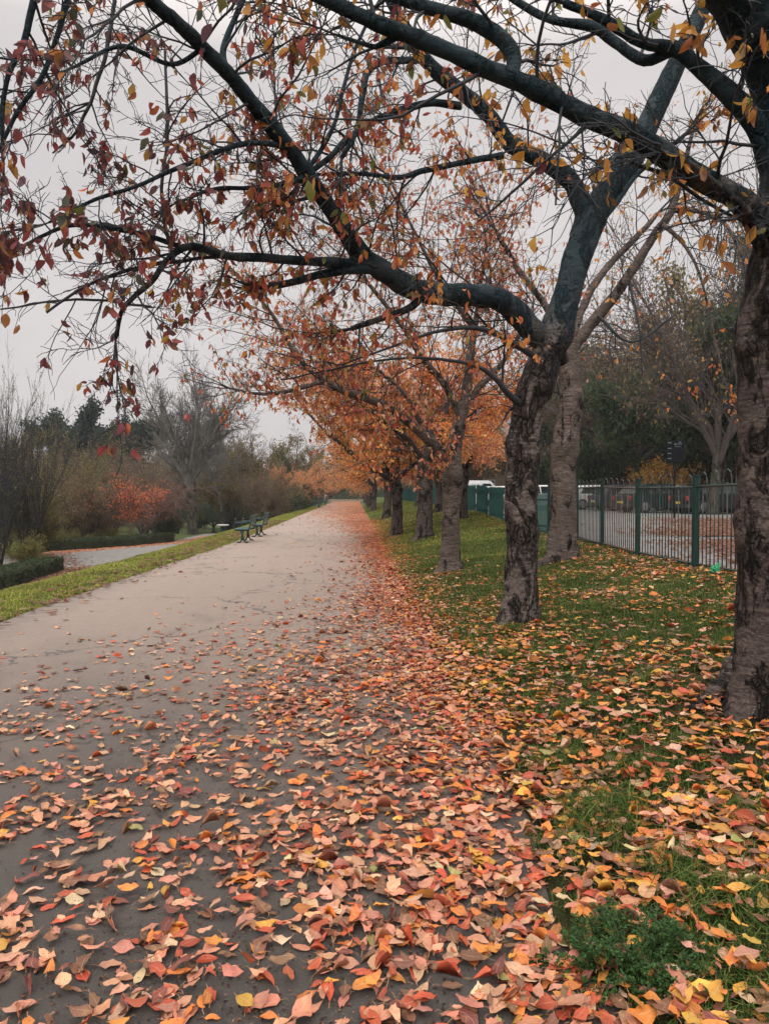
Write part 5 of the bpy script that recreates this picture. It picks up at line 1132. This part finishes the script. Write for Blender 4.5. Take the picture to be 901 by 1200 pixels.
# crumbs and broken bits of leaf
nc = 26000; yc = 1.8+9*g.random(nc)**1.6; xc = -4+8*g.random(nc); dc = np.where(xc < Redge(yc), dens_path(xc, yc), dens_bank(xc, yc)); k = (g.random(nc) < np.clip(dc/260, .04, 1)) & (xc > Ledge(yc)) & (xc < 4.4); xc, yc = xc[k], yc[k]; nc = len(xc)
tag(obj('leaf_crumbs', diamonds('leaf_crumbs', np.stack([xc, yc, gz(xc, yc)+.003], 1), g.normal(0, 1, (nc, 3))*[1, 1, .15], g.normal(0, .35, (nc, 3))+[0, 0, 1], g.uniform(.006, .022, nc), g.uniform(.004, .013, nc), pick([(4, (.10, .05, .035)), (3, (.05, .03, .022)), (2, (.28, .12, .06)), (1, (.4, .22, .14))], nc)[0], M['tleaf'])), kind='stuff')
# far drift beyond 40 m, and litter by the lower path
n2 = 50000; y = 28+102*g.random(n2)**1.15; e = g.exponential(.55+1.4*sst(30, 75, y), n2); x = Redge(y)+.1-e; k = (x > Ledge(y)) & (g.random(n2) < .25+.75*sst(28, 50, y)) & (g.random(n2) < .45+.55*vnoise(x, y, .35, 21)); x, y = x[k], y[k]; n2 = len(x)
x2 = []; y2 = []
for (pa, pb_, wd_, nn2) in (((-13.0, 31.9), (-9.9, 41.2), .75, 5200), ((-8.9, 18), (-9.2, 25), .7, 2600), ((-10.2, 25), (-13.5, 31), 1.1, 1700), ((-9.6, 42), (-9.9, 50), .5, 1300), ((-4.5, 8), (-4.3, 40), .45, 900), ((6.0, 6), (8.5, 18), 1.6, 14000), ((9, 14), (13, 26), 2.6, 12000)):
    t = g.random(nn2); x2.append(pa[0]+(pb_[0]-pa[0])*t+g.normal(0, wd_*.5, nn2)+.35); y2.append(pa[1]+(pb_[1]-pa[1])*t+g.normal(0, wd_*.6, nn2))
x2 = np.concatenate(x2); y2 = np.concatenate(y2); xx = np.concatenate([x, x2]); yy = np.concatenate([y, y2]); nn2 = len(xx)
zz = np.where((xx > Ledge(yy)) & (xx < 2), .016, terrain(xx, yy)+.035)+g.random(nn2)*.015; a = g.uniform(0, 6.283, nn2); Dd = np.stack([np.cos(a), np.sin(a), 0*a], 1); Nd = g.normal(0, .25, (nn2, 3))+np.array([0, 0, 1]); LL = g.uniform(.09, .14, nn2)
cc = pick([(4, (.62, .27, .14)), (3, (.62, .34, .22)), (2, (.52, .19, .09)), (1.5, (.30, .16, .10)), (1, (.3, .14, .08))], nn2)[0]; lo_ = (yy < 30) & (xx < -5); lo_ |= (xx > 4) | ((xx < -3) & (xx > -6) & (yy < 42)); cc[lo_] = pick([(3, (.20, .10, .07)), (2, (.28, .13, .09)), (1, (.34, .2, .12))], int(lo_.sum()))[0]
tag(obj('far_leaf_litter', diamonds('far_leaf_litter', np.stack([xx, yy, zz], 1), Dd, Nd, LL, LL*.65, cc, M['tleaf'])), kind='stuff')

# the 300 largest as objects of their own, each with a label that tells where to find it
def cell(a_, b_):
    r_ = 'along the bottom edge' if b_ > 1120 else 'a little above the bottom edge' if b_ > 1030 else 'in the lower fourth of the photo' if b_ > 930 else 'below mid-height of the photo'
    c_ = 'far left' if a_ < 130 else 'left' if a_ < 290 else 'left of centre' if a_ < 420 else 'right of centre' if a_ < 560 else 'right' if a_ < 730 else 'far right'
    return r_, c_
recs = {}
for i in top:
    form = 'rolled' if roll[i] else 'upturned' if stand[i] or tilt[i] > .55 else 'curled' if abs(curl[i]) > .6 else 'flat'
    sz = 'large ' if L[i] > .088 else 'small ' if L[i] < .062 else ''
    w_ = ('grassy bank' if Z[i] > .5 else 'asphalt' if X[i] < Redge(Y[i])-.45 else 'path-edge drift'); r_, c_ = cell(u[i], v_[i])
    recs.setdefault((sz+form+' '+CN[ci[i]]+' leaf on the '+w_, r_, c_), []).append(i)
ords = ['leftmost', 'second from left', 'third from left', 'fourth from left', 'fifth from left', 'sixth from left', 'seventh from left', 'eighth from left']
for (h, r_, c_), ids in recs.items():
    ids.sort(key=lambda q: u[q])
    for j, i in enumerate(ids):
        lab = h+', '+c_+' '+r_
        if len(ids) > 1: lab = h+', '+c_+' '+r_+', '+(ords[j] if j < 8 else 'another')
        wds = lab.split()
        lab = lab.replace(' of the photo', '').replace('a little above the bottom edge', 'above the bottom edge').replace('lower fourth', 'lower quarter') if len(wds) > 16 else lab
        if len(lab.split()) > 16: lab = lab.replace(' on the ', ' on ').replace('in the ', '').replace('along the ', 'at ').replace('above the ', 'above ').replace('below mid-height', 'below middle').replace('left of centre', 'centre-left').replace('right of centre', 'centre-right')
        me = leaves_mesh('fallen_leaf', V[i][None]-C0[i], uv, cols[i][None], M['leafobj'], 7)
        o = obj('fallen_leaf', me, None, tuple(C0[i])); o.color = (*[float(q) for q in cols[i]], 1); tag(o, lab, 'fallen leaf', 'fallen leaves in the foreground')
        Q, F = stalks(V, D, L, np.array([i])); obj('stalk', mesh_np('stalk', Q-C0[i], F, M['stalk']), o)

# ------------------------------------------------------------------ air, sky and light
HAZE = True
if HAZE:
    m = bpy.data.materials.new('haze'); m.use_nodes = True; nt = m.node_tree; nt.nodes.clear(); out = nt.nodes.new('ShaderNodeOutputMaterial'); pv = nt.nodes.new('ShaderNodeVolumePrincipled')
    pv.inputs['Color'].default_value = (.86, .88, .92, 1); pv.inputs['Density'].default_value = .00055; pv.inputs['Anisotropy'].default_value = .2; nt.links.new(pv.outputs[0], out.inputs['Volume'])
    BM().box(-620, 620, -70, 1250, -8, 45).obj('haze', m); tag(bpy.data.objects['haze'], kind='stuff')
w = bpy.data.worlds.new('World'); sc.world = w; w.use_nodes = True; nt = w.node_tree; nt.nodes.clear()
out = nt.nodes.new('ShaderNodeOutputWorld'); bg = nt.nodes.new('ShaderNodeBackground'); nt.links.new(bg.outputs[0], out.inputs[0])
sky = nd(nt, 'ShaderNodeTexSky', sky_type='NISHITA'); sky.sun_disc = False; sky.sun_elevation = R(42); sky.sun_rotation = R(200); sky.dust_density = 4; sky.air_density = 1.5
hs = nd(nt, 'ShaderNodeHueSaturation'); hs.inputs['Saturation'].default_value = .25; nt.links.new(sky.outputs[0], hs.inputs['Color'])
tc = nd(nt, 'ShaderNodeTexCoord'); sp = nd(nt, 'ShaderNodeSeparateXYZ'); nt.links.new(tc.outputs['Generated'], sp.inputs[0])
cl = ramp(nt, sp.outputs[2], [(0.0, (4.9, 4.68, 4.68)), (.12, (5.1, 4.85, 4.8)), (.5, (5.3, 5.0, 4.9)), (.62, (13, 12.0, 11.4)), (1, (25, 23.2, 21.8))])
cn = nz(nt, coords(nt, (1, 1, 2.2), 'Generated'), 2.2, 4, .5); cl = mix(nt, 1.0, cl, ramp(nt, cn, [(.3, (.90, .90, .92)), (.7, (1.07, 1.06, 1.06))]), 'MULTIPLY')
nt.links.new(mix(nt, .88, hs.outputs[0], cl), bg.inputs[0]); bg.inputs[1].default_value = .1
sd = bpy.data.lights.new('sun', 'SUN'); sd.energy = 1.1; sd.angle = R(35); sd.color = (1, .95, .89); so = bpy.data.objects.new('sun', sd); COL.objects.link(so); so.rotation_euler = (R(90-42), 0, R(180-200))
vs = sc.view_settings; vs.view_transform = 'Standard'; vs.look = 'None'; vs.exposure = 0.50; vs.gamma = 1; vs.use_curve_mapping = False
cy = sc.cycles; cy.max_bounces = 5; cy.diffuse_bounces = 3; cy.glossy_bounces = 2; cy.transmission_bounces = 4; cy.volume_bounces = 0; cy.use_denoising = True; cy.use_adaptive_sampling = True; cy.adaptive_threshold = .02; cy.caustics_reflective = False; cy.caustics_refractive = False
